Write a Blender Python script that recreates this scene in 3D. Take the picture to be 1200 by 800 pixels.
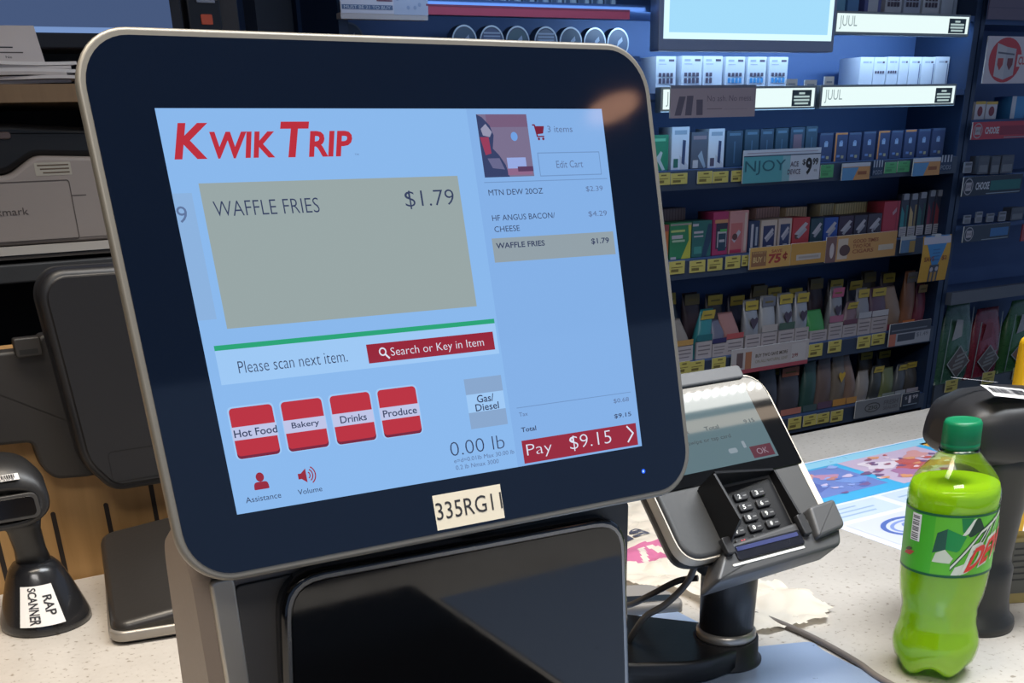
import bpy, bmesh, math, random
from mathutils import Matrix, Vector, Euler
random.seed(7)
for o in list(bpy.data.objects):
    bpy.data.objects.remove(o)
S = bpy.context.scene
COL = S.collection

# ------------------------------------------------------------------ camera
cam_d = bpy.data.cameras.new('camera')
cam = bpy.data.objects.new('camera', cam_d)
COL.objects.link(cam)
cam_d.sensor_width = 36.0
cam_d.lens = 38.48
cam_d.shift_y = 400 / 1200
cam_d.clip_start = 0.02
cam.matrix_world = Matrix(((.8589, .2505, -.4467, 0), (-.5114, .3731, -.7742, 0), (-.0273, .8934, .4485, 1.37), (0, 0, 0, 1)))
S.camera = cam

# ------------------------------------------------------------------ view, world, lamps, added fills
S.view_settings.view_transform = 'Standard'
S.view_settings.look = 'None'
S.view_settings.exposure = 0.0
S.view_settings.gamma = 1.0
S.view_settings.use_curve_mapping = False

world = bpy.data.worlds.new('store_air')
S.world = world
world.use_nodes = True
wbg = world.node_tree.nodes['Background']
wbg.inputs['Color'].default_value = (0.42, 0.60, 0.95, 1)
wbg.inputs['Strength'].default_value = 0.40


def area(name, loc, target, size, power, color, spread=180):
    d = bpy.data.lights.new(name, 'AREA')
    d.shape = 'RECTANGLE'
    d.size, d.size_y = size
    d.energy = power
    d.color = color
    d.spread = math.radians(spread)
    o = bpy.data.objects.new(name, d)
    COL.objects.link(o)
    o.location = loc
    o.rotation_euler = (Vector(target) - Vector(loc)).to_track_quat('-Z', 'Y').to_euler()
    return o


area('ceiling_lamp_and_fill', (1.15, 0.45, 2.70), (1.15, 0.45, 0), (1.2, 0.6), 24, (0.90, 0.95, 1.0), 110)
area('ceiling_lamp_and_fill', (-0.05, 0.70, 2.70), (-0.05, 0.75, 0), (1.0, 0.4), 9, (1.0, 0.88, 0.72), 72)
area('ceiling_lamp_and_fill', (-0.30, -0.60, 2.70), (0.4, 0.6, 1.0), (1.0, 0.5), 9, (1.0, 0.96, 0.92), 110)  # front fill added to brighten the kiosk face, no fitting of its own
area('display_fill', (2.15, 2.20, 1.588), (2.15, 2.45, 1.38), (1.05, 0.03), 2.5, (0.50, 0.74, 1.0), 170)  # unseen blue fills added to lift the dark shelf gaps
area('display_fill', (1.35, 2.195, 1.588), (1.35, 2.40, 1.50), (0.6, 0.03), 0.18, (0.5, 0.72, 1.0), 170)
area('display_fill', (2.15, 2.16, 1.392), (2.15, 2.45, 1.15), (1.0, 0.03), 0.35, (0.36, 0.64, 1.0), 170)
area('display_fill', (1.30, 2.06, 1.80), (1.30, 2.25, 1.5), (0.7, 0.03), 0.9, (0.40, 0.66, 1.0), 170)  # added fill before the shelf, brightens the upper signs


# ------------------------------------------------------------------ materials
def lin(c):
    c = c / 255.0
    return c / 12.92 if c <= 0.04045 else ((c + 0.055) / 1.055) ** 2.4


_mats = {}


def M(rgb, rough=0.55, metal=0.0, emit=0.0, spec=0.5, coat=0.0, var=0.06):
    key = (tuple(rgb), rough, metal, emit, spec, coat)
    if key in _mats:
        return _mats[key]
    m = bpy.data.materials.new('surface_%d_%d_%d' % tuple(rgb))
    m.use_nodes = True
    nt = m.node_tree
    b = nt.nodes['Principled BSDF']
    c = (lin(rgb[0]), lin(rgb[1]), lin(rgb[2]), 1)
    b.inputs['Metallic'].default_value = metal
    b.inputs['Specular IOR Level'].default_value = spec
    b.inputs['Coat Weight'].default_value = coat
    b.inputs['Coat Roughness'].default_value = 0.08
    if emit > 0:
        b.inputs['Base Color'].default_value = (0, 0, 0, 1)
        b.inputs['Emission Color'].default_value = c
        b.inputs['Emission Strength'].default_value = emit
        b.inputs['Roughness'].default_value = rough
    else:
        tc = nt.nodes.new('ShaderNodeTexCoord')
        no = nt.nodes.new('ShaderNodeTexNoise')
        no.inputs['Scale'].default_value = 60
        no.inputs['Detail'].default_value = 3
        nt.links.new(tc.outputs['Object'], no.inputs['Vector'])
        mr = nt.nodes.new('ShaderNodeMapRange')
        mr.inputs['To Min'].default_value = max(0.02, rough - var)
        mr.inputs['To Max'].default_value = min(1, rough + var)
        nt.links.new(no.outputs['Fac'], mr.inputs['Value'])
        nt.links.new(mr.outputs['Result'], b.inputs['Roughness'])
        b.inputs['Base Color'].default_value = c
    _mats[key] = m
    return m


def node_mat(name):
    m = bpy.data.materials.new(name)
    m.use_nodes = True
    return m, m.node_tree, m.node_tree.nodes['Principled BSDF']


def ramp(nt, stops):
    r = nt.nodes.new('ShaderNodeValToRGB')
    e = r.color_ramp.elements
    while len(e) < len(stops):
        e.new(0.5)
    for el, (p, c) in zip(e, stops):
        el.position = p
        el.color = (lin(c[0]), lin(c[1]), lin(c[2]), 1)
    return r


def stone_mat():
    m, nt, b = node_mat('speckled_solid_surface')
    tc = nt.nodes.new('ShaderNodeTexCoord')
    n1 = nt.nodes.new('ShaderNodeTexNoise'); n1.inputs['Scale'].default_value = 170; n1.inputs['Detail'].default_value = 2
    n2 = nt.nodes.new('ShaderNodeTexNoise'); n2.inputs['Scale'].default_value = 9; n2.inputs['Detail'].default_value = 5
    for n in (n1, n2):
        nt.links.new(tc.outputs['Object'], n.inputs['Vector'])
    r1 = ramp(nt, [(0.0, (140, 130, 120)), (0.31, (166, 158, 148)), (0.37, (214, 210, 205)), (1.0, (222, 219, 215))])
    r2 = ramp(nt, [(0.3, (206, 202, 197)), (0.7, (222, 219, 215))])
    nt.links.new(n1.outputs['Fac'], r1.inputs['Fac'])
    nt.links.new(n2.outputs['Fac'], r2.inputs['Fac'])
    mx = nt.nodes.new('ShaderNodeMixRGB'); mx.blend_type = 'MULTIPLY'; mx.inputs['Fac'].default_value = 1
    nt.links.new(r1.outputs['Color'], mx.inputs['Color1'])
    nt.links.new(r2.outputs['Color'], mx.inputs['Color2'])
    nt.links.new(mx.outputs['Color'], b.inputs['Base Color'])
    b.inputs['Roughness'].default_value = 0.32
    return m


def wood_mat(name, c1, c2, rough=0.5):
    m, nt, b = node_mat(name)
    tc = nt.nodes.new('ShaderNodeTexCoord')
    mp = nt.nodes.new('ShaderNodeMapping'); mp.inputs['Scale'].default_value = (22, 22, 1.6)
    n = nt.nodes.new('ShaderNodeTexNoise'); n.inputs['Scale'].default_value = 3; n.inputs['Detail'].default_value = 6
    nt.links.new(tc.outputs['Object'], mp.inputs['Vector'])
    nt.links.new(mp.outputs['Vector'], n.inputs['Vector'])
    r = ramp(nt, [(0.3, c1), (0.7, c2)])
    nt.links.new(n.outputs['Fac'], r.inputs['Fac'])
    nt.links.new(r.outputs['Color'], b.inputs['Base Color'])
    b.inputs['Roughness'].default_value = rough
    return m


def textured(name, rgb, rough, scale, strength, metal=0.0):
    m, nt, b = node_mat(name)
    tc = nt.nodes.new('ShaderNodeTexCoord')
    n = nt.nodes.new('ShaderNodeTexNoise'); n.inputs['Scale'].default_value = scale; n.inputs['Detail'].default_value = 3
    nt.links.new(tc.outputs['Object'], n.inputs['Vector'])
    bp = nt.nodes.new('ShaderNodeBump'); bp.inputs['Strength'].default_value = strength; bp.inputs['Distance'].default_value = 0.001
    nt.links.new(n.outputs['Fac'], bp.inputs['Height'])
    nt.links.new(bp.outputs['Normal'], b.inputs['Normal'])
    b.inputs['Base Color'].default_value = (lin(rgb[0]), lin(rgb[1]), lin(rgb[2]), 1)
    b.inputs['Roughness'].default_value = rough
    b.inputs['Metallic'].default_value = metal
    return m


def clear_mat(name, tint, gloss=0.12, rough=0.05):
    """thin clear plastic: mostly lets light straight through, a little gloss"""
    m = bpy.data.materials.new(name)
    m.use_nodes = True
    nt = m.node_tree
    nt.nodes.remove(nt.nodes['Principled BSDF'])
    out = nt.nodes['Material Output']
    t = nt.nodes.new('ShaderNodeBsdfTransparent'); t.inputs['Color'].default_value = (*tint, 1)
    g = nt.nodes.new('ShaderNodeBsdfGlossy'); g.inputs['Roughness'].default_value = rough
    fr = nt.nodes.new('ShaderNodeLayerWeight'); fr.inputs['Blend'].default_value = 0.25
    mr = nt.nodes.new('ShaderNodeMapRange'); mr.inputs['To Min'].default_value = gloss * 0.5; mr.inputs['To Max'].default_value = min(1, gloss * 4)
    nt.links.new(fr.outputs['Fresnel'], mr.inputs['Value'])
    mx = nt.nodes.new('ShaderNodeMixShader')
    nt.links.new(mr.outputs['Result'], mx.inputs['Fac'])
    nt.links.new(t.outputs['BSDF'], mx.inputs[1])
    nt.links.new(g.outputs['BSDF'], mx.inputs[2])
    nt.links.new(mx.outputs['Shader'], out.inputs['Surface'])
    return m


def translucent_mat(name, rgb, fac=0.5, rough=0.3):
    m = bpy.data.materials.new(name)
    m.use_nodes = True
    nt = m.node_tree
    b = nt.nodes['Principled BSDF']
    out = nt.nodes['Material Output']
    c = (lin(rgb[0]), lin(rgb[1]), lin(rgb[2]), 1)
    tc = nt.nodes.new('ShaderNodeTexCoord')
    n = nt.nodes.new('ShaderNodeTexNoise'); n.inputs['Scale'].default_value = 18
    nt.links.new(tc.outputs['Object'], n.inputs['Vector'])
    mr = nt.nodes.new('ShaderNodeMapRange'); mr.inputs['To Min'].default_value = rough - .05; mr.inputs['To Max'].default_value = rough + .05
    nt.links.new(n.outputs['Fac'], mr.inputs['Value'])
    nt.links.new(mr.outputs['Result'], b.inputs['Roughness'])
    b.inputs['Base Color'].default_value = c
    t = nt.nodes.new('ShaderNodeBsdfTranslucent'); t.inputs['Color'].default_value = c
    mx = nt.nodes.new('ShaderNodeMixShader'); mx.inputs['Fac'].default_value = fac
    nt.links.new(b.outputs['BSDF'], mx.inputs[1])
    nt.links.new(t.outputs['BSDF'], mx.inputs[2])
    nt.links.new(mx.outputs['Shader'], out.inputs['Surface'])
    return m


# ------------------------------------------------------------------ mesh building
IDENT = lambda a, b, c: (a, b, c)
FRONT = lambda a, b, c: (a, -c, b)          # a right, b up, c towards the aisle (-Y)
FLAT = lambda a, b, c: (a, b, c)            # lying on a horizontal surface


def rrect(x0, y0, x1, y1, r, n=6):
    r = min(r, abs(x1 - x0) / 2.001, abs(y1 - y0) / 2.001)
    if r <= 0:
        return [(x0, y0), (x1, y0), (x1, y1), (x0, y1)]
    pts = []
    for cx, cy, a0 in ((x1 - r, y0 + r, -90), (x1 - r, y1 - r, 0), (x0 + r, y1 - r, 90), (x0 + r, y0 + r, 180)):
        for i in range(n + 1):
            a = math.radians(a0 + 90 * i / n)
            pts.append((cx + r * math.cos(a), cy + r * math.sin(a)))
    return pts


def rpoly(pts, r, n=5):
    """convex or concave polygon with rounded corners; r single or per corner"""
    out = []
    N = len(pts)
    for i in range(N):
        p = Vector(pts[i]); a = Vector(pts[i - 1]); b = Vector(pts[(i + 1) % N])
        rr = r[i] if isinstance(r, (list, tuple)) else r
        if rr <= 0:
            out.append(tuple(p)); continue
        da = (a - p); db = (b - p)
        k = min(rr, da.length * .49, db.length * .49)
        A = p + da.normalized() * k; B = p + db.normalized() * k
        for j in range(n + 1):
            t = j / n
            out.append(tuple((1 - t) ** 2 * A + 2 * t * (1 - t) * p + t * t * B))
    return out


def inset(pts, d):
    N = len(pts)
    res = []
    area2 = sum(pts[i - 1][0] * pts[i][1] - pts[i][0] * pts[i - 1][1] for i in range(N))
    s = 1 if area2 > 0 else -1
    for i in range(N):
        a = Vector(pts[i - 1]); p = Vector(pts[i]); b = Vector(pts[(i + 1) % N])
        e1 = (p - a); e2 = (b - p)
        if e1.length < 1e-9: e1 = e2
        if e2.length < 1e-9: e2 = e1
        n1 = Vector((-e1.y, e1.x)).normalized() * s
        n2 = Vector((-e2.y, e2.x)).normalized() * s
        nn = (n1 + n2)
        if nn.length < 1e-6:
            nn = n1
        nn.normalize()
        k = 1 / max(0.5, nn.dot(n1))
        q = p + nn * d * k
        res.append((q.x, q.y))
    return res


_text_cache = {}


def text_shape(s, bold=0.0, shear=0.0):
    key = (s, bold, shear)
    if key in _text_cache:
        return _text_cache[key]
    cu = bpy.data.curves.new('lettering', 'FONT')
    cu.body = s
    cu.size = 1.0
    cu.offset = bold
    cu.shear = shear
    cu.resolution_u = 3
    ob = bpy.data.objects.new('lettering', cu)
    COL.objects.link(ob)
    dg = bpy.context.evaluated_depsgraph_get()
    me = bpy.data.meshes.new_from_object(ob.evaluated_get(dg))
    vs = [(v.co.x, v.co.y) for v in me.vertices]
    fs = [tuple(p.vertices) for p in me.polygons]
    bpy.data.objects.remove(ob)
    bpy.data.curves.remove(cu)
    bpy.data.meshes.remove(me)
    if vs:
        x0 = min(v[0] for v in vs); x1 = max(v[0] for v in vs)
        y0 = min(v[1] for v in vs); y1 = max(v[1] for v in vs)
        w = max(x1 - x0, 1e-6); h = max(y1 - y0, 1e-6)
        vs = [((x - x0) / w, (y - y0) / h) for x, y in vs]
    else:
        w = h = 1
    _text_cache[key] = (vs, fs, w / h)
    return _text_cache[key]


class MB:
    def __init__(self, tf=IDENT):
        self.v = []; self.f = []; self.mi = []; self.mats = []; self.tf = tf; self.smooth = []

    def mid(self, m):
        if m not in self.mats:
            self.mats.append(m)
        return self.mats.index(m)

    def add(self, verts, faces, m, smooth=False, tf=None):
        tf = tf or self.tf
        o = len(self.v)
        self.v += [tf(*p) for p in verts]
        k = self.mid(m)
        for f in faces:
            self.f.append(tuple(i + o for i in f)); self.mi.append(k); self.smooth.append(smooth)

    def box(self, x0, y0, z0, x1, y1, z1, m):
        v = [(x0, y0, z0), (x1, y0, z0), (x1, y1, z0), (x0, y1, z0), (x0, y0, z1), (x1, y0, z1), (x1, y1, z1), (x0, y1, z1)]
        self.add(v, [(0, 3, 2, 1), (4, 5, 6, 7), (0, 1, 5, 4), (1, 2, 6, 5), (2, 3, 7, 6), (3, 0, 4, 7)], m)

    def rings(self, rings, m, cap0=True, cap1=True, smooth=False, closed=True):
        n = len(rings[0])
        v = [p for r in rings for p in r]
        f = []
        for k in range(len(rings) - 1):
            for i in range(n if closed else n - 1):
                j = (i + 1) % n
                f.append((k * n + i, k * n + j, (k + 1) * n + j, (k + 1) * n + i))
        self.add(v, f, m, smooth)
        c = []
        if cap0: c.append(tuple(reversed(range(n))))
        if cap1: c.append(tuple(range((len(rings) - 1) * n, len(rings) * n)))
        if c:
            o = len(self.v) - len(v)
            k = self.mid(m)
            for q in c:
                self.f.append(tuple(i + o for i in q)); self.mi.append(k); self.smooth.append(False)

    def slab(self, outline, z0, z1, m, bevel=0.0, back_bevel=0.0, steps=3, smooth=True):
        """extrude an outline (a,b) from c=z0 to c=z1 with rounded front / back edges"""
        rs = []
        if back_bevel > 0:
            for i in range(steps):
                a = math.pi / 2 * i / steps
                rs.append([(x, y, z0 + back_bevel * (1 - math.sin(a))) for x, y in inset(outline, back_bevel * (1 - math.cos(a)))] if False else
                          [(x, y, z0 + back_bevel * (1 - math.cos(a))) for x, y in inset(outline, back_bevel * (1 - math.sin(a)))])
            rs.append([(x, y, z0 + back_bevel) for x, y in outline])
        else:
            rs.append([(x, y, z0) for x, y in outline])
        if bevel > 0:
            for i in range(steps + 1):
                a = math.pi / 2 * i / steps
                rs.append([(x, y, z1 - bevel * (1 - math.sin(a))) for x, y in inset(outline, bevel * (1 - math.cos(a)))])
        else:
            rs.append([(x, y, z1) for x, y in outline])
        self.rings(rs, m, smooth=(smooth and (bevel > 0 or len(outline) > 12)))

    def poly(self, pts, c, m):
        self.add([(x, y, c) for x, y in pts], [tuple(range(len(pts)))], m)

    def rect(self, x0, y0, x1, y1, c, m):
        self.poly([(x0, y0), (x1, y0), (x1, y1), (x0, y1)], c, m)

    def frame(self, outer, inner, c, m):
        n = len(outer)
        self.add([(x, y, c) for x, y in outer] + [(x, y, c) for x, y in inner],
                 [(i, (i + 1) % n, n + (i + 1) % n, n + i) for i in range(n)], m)

    def disc(self, cx, cy, r, c, m, n=20, ry=None):
        ry = ry or r
        self.poly([(cx + r * math.cos(2 * math.pi * i / n), cy + ry * math.sin(2 * math.pi * i / n)) for i in range(n)], c, m)

    def line(self, p, q, w, c, m):
        p = Vector(p); q = Vector(q); d = (q - p).normalized(); nn = Vector((-d.y, d.x)) * w / 2
        self.poly([tuple(p - nn), tuple(q - nn), tuple(q + nn), tuple(p + nn)], c, m)

    def text(self, s, x0, y0, x1, y1, c, m, bold=0.0, shear=0.0, tf=None):
        """letters stretched to fill the box; x1 None keeps their own width"""
        vs, fs, asp = text_shape(s, bold, shear)
        if x1 is None:
            x1 = x0 + asp * (y1 - y0)
        self.add([(x0 + a * (x1 - x0), y0 + b * (y1 - y0), c) for a, b in vs], fs, m, tf=tf)

    def lathe(self, prof, m, n=40, cx=0, cy=0, cap0=True, cap1=True, lobe=None):
        rs = []
        for k, (r, z) in enumerate(prof):
            ring = []
            for i in range(n):
                a = 2 * math.pi * i / n
                rr = r
                zz = z
                if lobe:
                    rr, zz = lobe(r, z, a)
                ring.append((cx + rr * math.cos(a), cy + rr * math.sin(a), zz))
            rs.append(ring)
        self.rings(rs, m, cap0, cap1, smooth=True)

    def tube(self, pts, r, m, n=10, sub=6):
        P = [Vector(p) for p in pts]
        path = []
        for i in range(len(P) - 1):
            p0 = P[max(i - 1, 0)]; p1 = P[i]; p2 = P[i + 1]; p3 = P[min(i + 2, len(P) - 1)]
            for j in range(sub):
                t = j / sub
                path.append(.5 * ((2 * p1) + (p2 - p0) * t + (2 * p0 - 5 * p1 + 4 * p2 - p3) * t * t + (3 * p1 - p0 - 3 * p2 + p3) * t ** 3))
        path.append(P[-1])
        rs = []
        for i, p in enumerate(path):
            d = (path[min(i + 1, len(path) - 1)] - path[max(i - 1, 0)]).normalized()
            u = d.cross(Vector((0, 0, 1)))
            if u.length < 1e-3:
                u = Vector((1, 0, 0))
            u.normalize(); w = u.cross(d)
            rs.append([tuple(p + r * (math.cos(2 * math.pi * k / n) * u + math.sin(2 * math.pi * k / n) * w)) for k in range(n)])
        self.rings(rs, m, smooth=True)

    def build(self, name, parent=None, loc=None, rot=None, label=None):
        me = bpy.data.meshes.new(name)
        me.from_pydata(self.v, [], self.f)
        for m in self.mats:
            me.materials.append(m)
        for p, k, s in zip(me.polygons, self.mi, self.smooth):
            p.material_index = k
            p.use_smooth = s
        bm = bmesh.new(); bm.from_mesh(me)
        bmesh.ops.recalc_face_normals(bm, faces=[f for f in bm.faces if f.smooth])
        bm.to_mesh(me); bm.free()
        me.update()
        o = bpy.data.objects.new(name, me)
        COL.objects.link(o)
        if parent: o.parent = parent
        if loc: o.location = loc
        if rot: o.rotation_euler = rot
        if label: o['label'] = label
        return o


def tag(o, label, cat, group=None):
    o['label'] = label
    o['category'] = cat
    if group: o['group'] = group
    return o


def thing(name, label, cat, loc=(0, 0, 0), rot=(0, 0, 0), group=None):
    o = bpy.data.objects.new(name, None)
    COL.objects.link(o)
    o.empty_display_size = 0.05
    o.location = loc; o.rotation_euler = rot
    return tag(o, label, cat, group)


def structure(o):
    o['kind'] = 'structure'
    return o


ORD = ['first', 'second', 'third', 'fourth', 'fifth', 'sixth', 'seventh', 'eighth', 'ninth', 'tenth', 'eleventh', 'twelfth', 'thirteenth', 'fourteenth', 'fifteenth', 'sixteenth']

# common colours
BLACK = M((20, 20, 22), 0.45)
SATIN_BLACK = M((30, 30, 32), 0.38)
DARK_GREY = M((62, 62, 64), 0.5)
MID_GREY = M((120, 120, 120), 0.5)
WHITE = M((235, 235, 235), 0.6)
PAPER = M((228, 225, 222), 0.8)
SILVER = M((176, 171, 162), 0.35, 0.75)
INK = M((38, 38, 44), 0.7)
YELLOW = M((235, 215, 70), 0.7)
RED = M((200, 45, 60), 0.55)

# ------------------------------------------------------------------ the room
b = MB(); b.box(-3, -3.5, -0.05, 4.5, 3.4, 0, textured('floor_tile', (38, 35, 33), 0.5, 30, 0.1)); structure(b.build('floor'))
b = MB(); b.box(-3, -3.5, 2.75, 4.5, 3.4, 2.8, textured('ceiling_board', (150, 150, 152), 0.9, 80, 0.3)); structure(b.build('ceiling'))
b = MB(); b.box(-3, 2.62, 0, 4.5, 2.70, 2.75, textured('navy_wall_paint', (34, 62, 108), 0.7, 50, 0.05)); structure(b.build('wall_back'))
b = MB(); b.box(-3.08, -3.5, 0, -3, 3.4, 2.75, textured('tan_wall_paint', (120, 105, 88), 0.8, 50, 0.05)); structure(b.build('wall_left'))
b = MB()
b.box(0.905, 2.545, 0, 0.985, 2.62, 2.4, textured('grey_post_paint', (74, 88, 112), 0.7, 50, 0.05))
structure(b.build('trim_1'))

# counter
ct = thing('counter', 'speckled off-white counter top running under the checkout screen and the green bottle', 'counter', (1.0, 0.75, 0.90))
b = MB(); b.slab(rrect(-2.6, -0.62, 2.6, 0.60, 0.02, 3), -0.04, 0.0, stone_mat(), 0.003, 0.003); b.build('worktop', ct)
b = MB(); b.box(-2.55, -0.55, -0.90, 2.55, 0.57, -0.04, wood_mat('counter_front_laminate', (112, 82, 52), (134, 100, 64))); b.build('cabinet_base', ct)

# wood panel behind the counter on the left
pw = wood_mat('warm_maple_panel', (158, 120, 72), (176, 136, 86))
pnl = thing('wood_panel', 'warm tan wood panel with dark vertical slots behind the left end of the counter', 'panel', (-0.2, 1.385, 0.0))
b = MB(FRONT)
b.slab([(-1.4, 0.0), (0.93, 0.0), (0.93, 1.17), (-1.4, 1.17)], -0.02, 0.03, pw)
b.build('panel_board', pnl)
slot = M((34, 24, 18), 0.8)
for x, z0, z1 in ((0.423, 0.902, 0.985), (0.4795, 0.902, 1.12), (0.362, 0.902, 0.985), (0.296, 0.902, 0.98), (0.54, 0.902, 1.0)):
    b = MB(FRONT)
    b.slab(rrect(x - 0.0028, z0 if z0 > .95 else 0.905, x + 0.0028, z1, 0.0027), 0.0295, 0.0304, slot)
    b.build('slot', pnl)
# ------------------------------------------------------------------ self checkout kiosk with its touch screen
kb = Vector((0.325, 0.70, 0.90))
kiosk = thing('self_checkout_kiosk', 'large tilted touch screen checkout kiosk with silver rim on the counter, screen lit blue', 'checkout', kb)
body_m = textured('warm_grey_casing', (118, 106, 97), 0.5, 120, 0.15)
front_m = textured('charcoal_casing', (58, 56, 55), 0.5, 120, 0.15)
# body, side profile swept across its width
SIDE = lambda a, b, c: (c, a, b)
prof = rpoly([(-0.040, 0.0), (-0.040, 0.222), (-0.012, 0.262), (0.008, 0.256), (0.038, 0.238), (0.047, 0.221), (0.085, 0.0)], [0, .01, .01, .01, .01, .01, 0], 4)
b = MB(SIDE)
rs = []
for x, k in ((-0.172, 0.011), (-0.162, 0.0), (0.160, 0.0), (0.165, 0.004)):
    rs.append([(p[0], p[1], x) for p in inset(prof, k)])
b.rings(rs, body_m)
kbody = b.build('body', kiosk)
b = MB(FRONT)
b.slab(rrect(-0.1485, 0.0, 0.163, 0.215, 0.004, 3), 0.039, 0.0425, front_m, 0.001)
b.build('front_panel', kbody, label='charcoal front panel of the kiosk body')
b = MB(FRONT)
b.slab(rrect(-0.1640, 0.0, -0.1480, 0.222, 0.004, 4), 0.039, 0.0435, SILVER, 0.002)
b.build('corner_trim', kbody, label='silver trim strip down the front corner')
b = MB()
b.lathe([(0.05, 0.0), (0.05, 0.006), (0.047, 0.009)], DARK_GREY, 32, -0.115, 0.125)
b.build('mounting_foot', kbody)
# scanner window below the screen
gl_black = M((9, 9, 11), 0.10, 0, 0, 0.5, 0.6)
wo = rpoly([(-0.142, -0.0), (0.163, -0.0), (0.152, 0.2105), (-0.122, 0.2195)], [.004, .004, .03, .03], 6)
b = MB(FRONT); b.slab(wo, 0.042, 0.055, gl_black, 0.004); win = b.build('scanner_window', kiosk)
wi = inset(wo, 0.007)
b = MB(FRONT); b.frame(inset(wo, 0.0035), inset(wo, 0.006), 0.0553, M((150, 148, 145), 0.25, 0.9)); b.build('window_trim', win, label='bright thin trim line round the scanner window')
b = MB(FRONT); b.poly(wi, 0.0556, M((13, 13, 14), 0.03, 0, 0, 0.6)); b.build('window_glass', win)

b = MB(); b.slab(rrect(-0.155, -0.50, 0.172, -0.058, 0.012), 0.0, 0.005, M((10, 10, 12), 0.08, 0, 0, 0.5), 0.001); b.build('scanner_bed', kiosk, label='flat black glass scanner bed in front of the window')
# the touch screen: local axes right, up, out of the glass
scr_rot = Matrix(((0.9999, 0.0165, 0.0001), (-0.0044, 0.2646, -0.9644), (-0.0159, 0.9642, 0.2646)))
scr_rot = Matrix([[0.9999, 0.0165, 0.0159], [-0.0044, 0.2646, 0.9642], [-0.0159, 0.9642, 0.2646]])
# columns: right, up, out
r_ = Vector((0.9999, -0.0044, -0.0159)); u_ = Vector((0.0165, 0.2646, 0.9642)); o_ = r_.cross(u_).normalized(); u_ = o_.cross(r_)
scr_mat = Matrix(((r_.x, u_.x, o_.x), (r_.y, u_.y, o_.y), (r_.z, u_.z, o_.z)))
rim_o = rrect(-0.1915, -0.1535, 0.1965, 0.1565, 0.033, 10)
rim_i = rrect(-0.1868, -0.1488, 0.1918, 0.1518, 0.0285, 10)
b = MB()
b.slab(rim_o, -0.010, 0.0015, M((124, 120, 112), 0.42, 0.4), 0.0022, 0.005, 4)
scr = b.build('touch_screen', kiosk, Vector((0.3335, 0.6704, 1.275)) - kb, scr_mat.to_euler(), 'silver rimmed touch screen leaning back')
b = MB(); b.slab(inset(rim_o, .010), -0.040, -0.008, DARK_GREY, 0, 0.012, 4); b.build('rear_housing', scr, label='dark rear housing of the screen')
b = MB(); b.slab(rim_i, 0.0010, 0.0019, M((11, 20, 36), 0.05, 0, 0, 0.6, 0, .015)); b.build('glass_bezel', scr, label='glossy near-black glass border')  # bluish glare on the glass worked into its navy base tint

E_ = lambda r, g, b_, k=1.0: M((r, g, b_), 0.06, 0, k, 0.4)
lit = E_(138, 184, 236)
lit2 = E_(132, 176, 230)
txt = E_(56, 66, 96); txt2 = E_(96, 118, 158); redl = E_(186, 48, 62); redb = E_(150, 40, 58); redd = E_(120, 36, 60)
beige = E_(152, 166, 166); pale = E_(158, 200, 244); line = E_(112, 148, 196); greyl = E_(136, 166, 204); whitel = E_(220, 228, 244); green = E_(44, 164, 120); lilac = E_(190, 196, 230)
b = MB()
mm = lambda a, b_, c: (a / 1000.0, -b_ / 1000.0, 0.0019 + c / 1000.0)
b.tf = mm
def R(x0, y0, x1, y1, c, m): b.poly([(x0, y1), (x1, y1), (x1, y0), (x0, y0)], c, m)
def T(s, x0, ybot, x1, ytop, m, bold=0.0, shear=0.0, c=.45): b.text(s, x0, ybot, x1, ytop, c, m, bold, shear)
def P(pts, c, m): b.poly(list(reversed(pts)), c, m)
def RR(x0, y0, x1, y1, r, c, m): b.poly([(x, y) for x, y in reversed(rrect(x0, y0, x1, y1, r, 4))], c, m)
R(-152.3, -114.2, 152.3, 114.6, 0.10, lit)
R(46.5, -114.2, 152.3, 114.6, 0.15, lit2)
# logo lettering
T('K', -147, -87, -124, -106.3, redl, .03, .28)
T('WIK', -124, -87, -85, -101.5, redl, .03, .24)
T('T', -81, -87, -62, -106.8, redl, .03, .28)
T('RIP', -66, -87, -36, -101.5, redl, .03, .24)
T('TM', -36, -87.4, -33.4, -88.4, txt2)
# item card and the card sliding off to its left
R(-136, -74, 33, 7, 0.2, beige)
R(-152.3, -69, -141, 1, 0.2, E_(140, 178, 222))
T('9', -153 + 1, -53, -146, -62, txt2)
T('WAFFLE FRIES', -130, -55.5, -65, -64, txt, -0.01)
T('$1.79', -7, -55, 28, -66, txt, -0.01)
R(-146, 15.9, 44.5, 18.8, 0.3, green)
R(-146, 18.8, 44.8, 38.5, 0.2, pale)
T('Please scan next item.', -134, 33, -64, 26, txt, -0.01)
R(-50, 24, 42, 35.6, 0.3, redb)
T('Search or Key in Item', -34, 34, 34, 27.4, whitel, -0.01)
ring = [(-39.5 + 2.6 * math.cos(a), 29.3 + 2.6 * math.sin(a)) for a in [i * math.pi / 10 for i in range(20)]]
b.frame(list(reversed(ring)), [(-39.5 + (x + 39.5) * .66, 29.3 + (y - 29.3) * .66) for x, y in reversed(ring)], .45, whitel)
b.line((-37.8, 31.2), (-35.4, 33.8), 1.1, .45, whitel)
for x0, x1, s, tx0, tx1 in ((-145, -118, 'Hot Food', -144.5, -117.5), (-112.5, -86, 'Bakery', -108, -90), (-80.5, -53.5, 'Drinks', -76, -58), (-48, -21, 'Produce', -46.5, -22.5)):
    RR(x0 - 1, 51.5, x1 + 1, 83, 3, .2, pale)
    RR(x0, 52.5, x1, 82.5, 2.5, .25, redd)
    RR(x0, 52.5, x1, 80.8, 2.5, .3, redl)
    R(x0 - .5, 63.6, x1 + .5, 71.4, .35, lilac)
    T(s, tx0, 69.8, tx1, 65.3, txt, .012)
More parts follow.
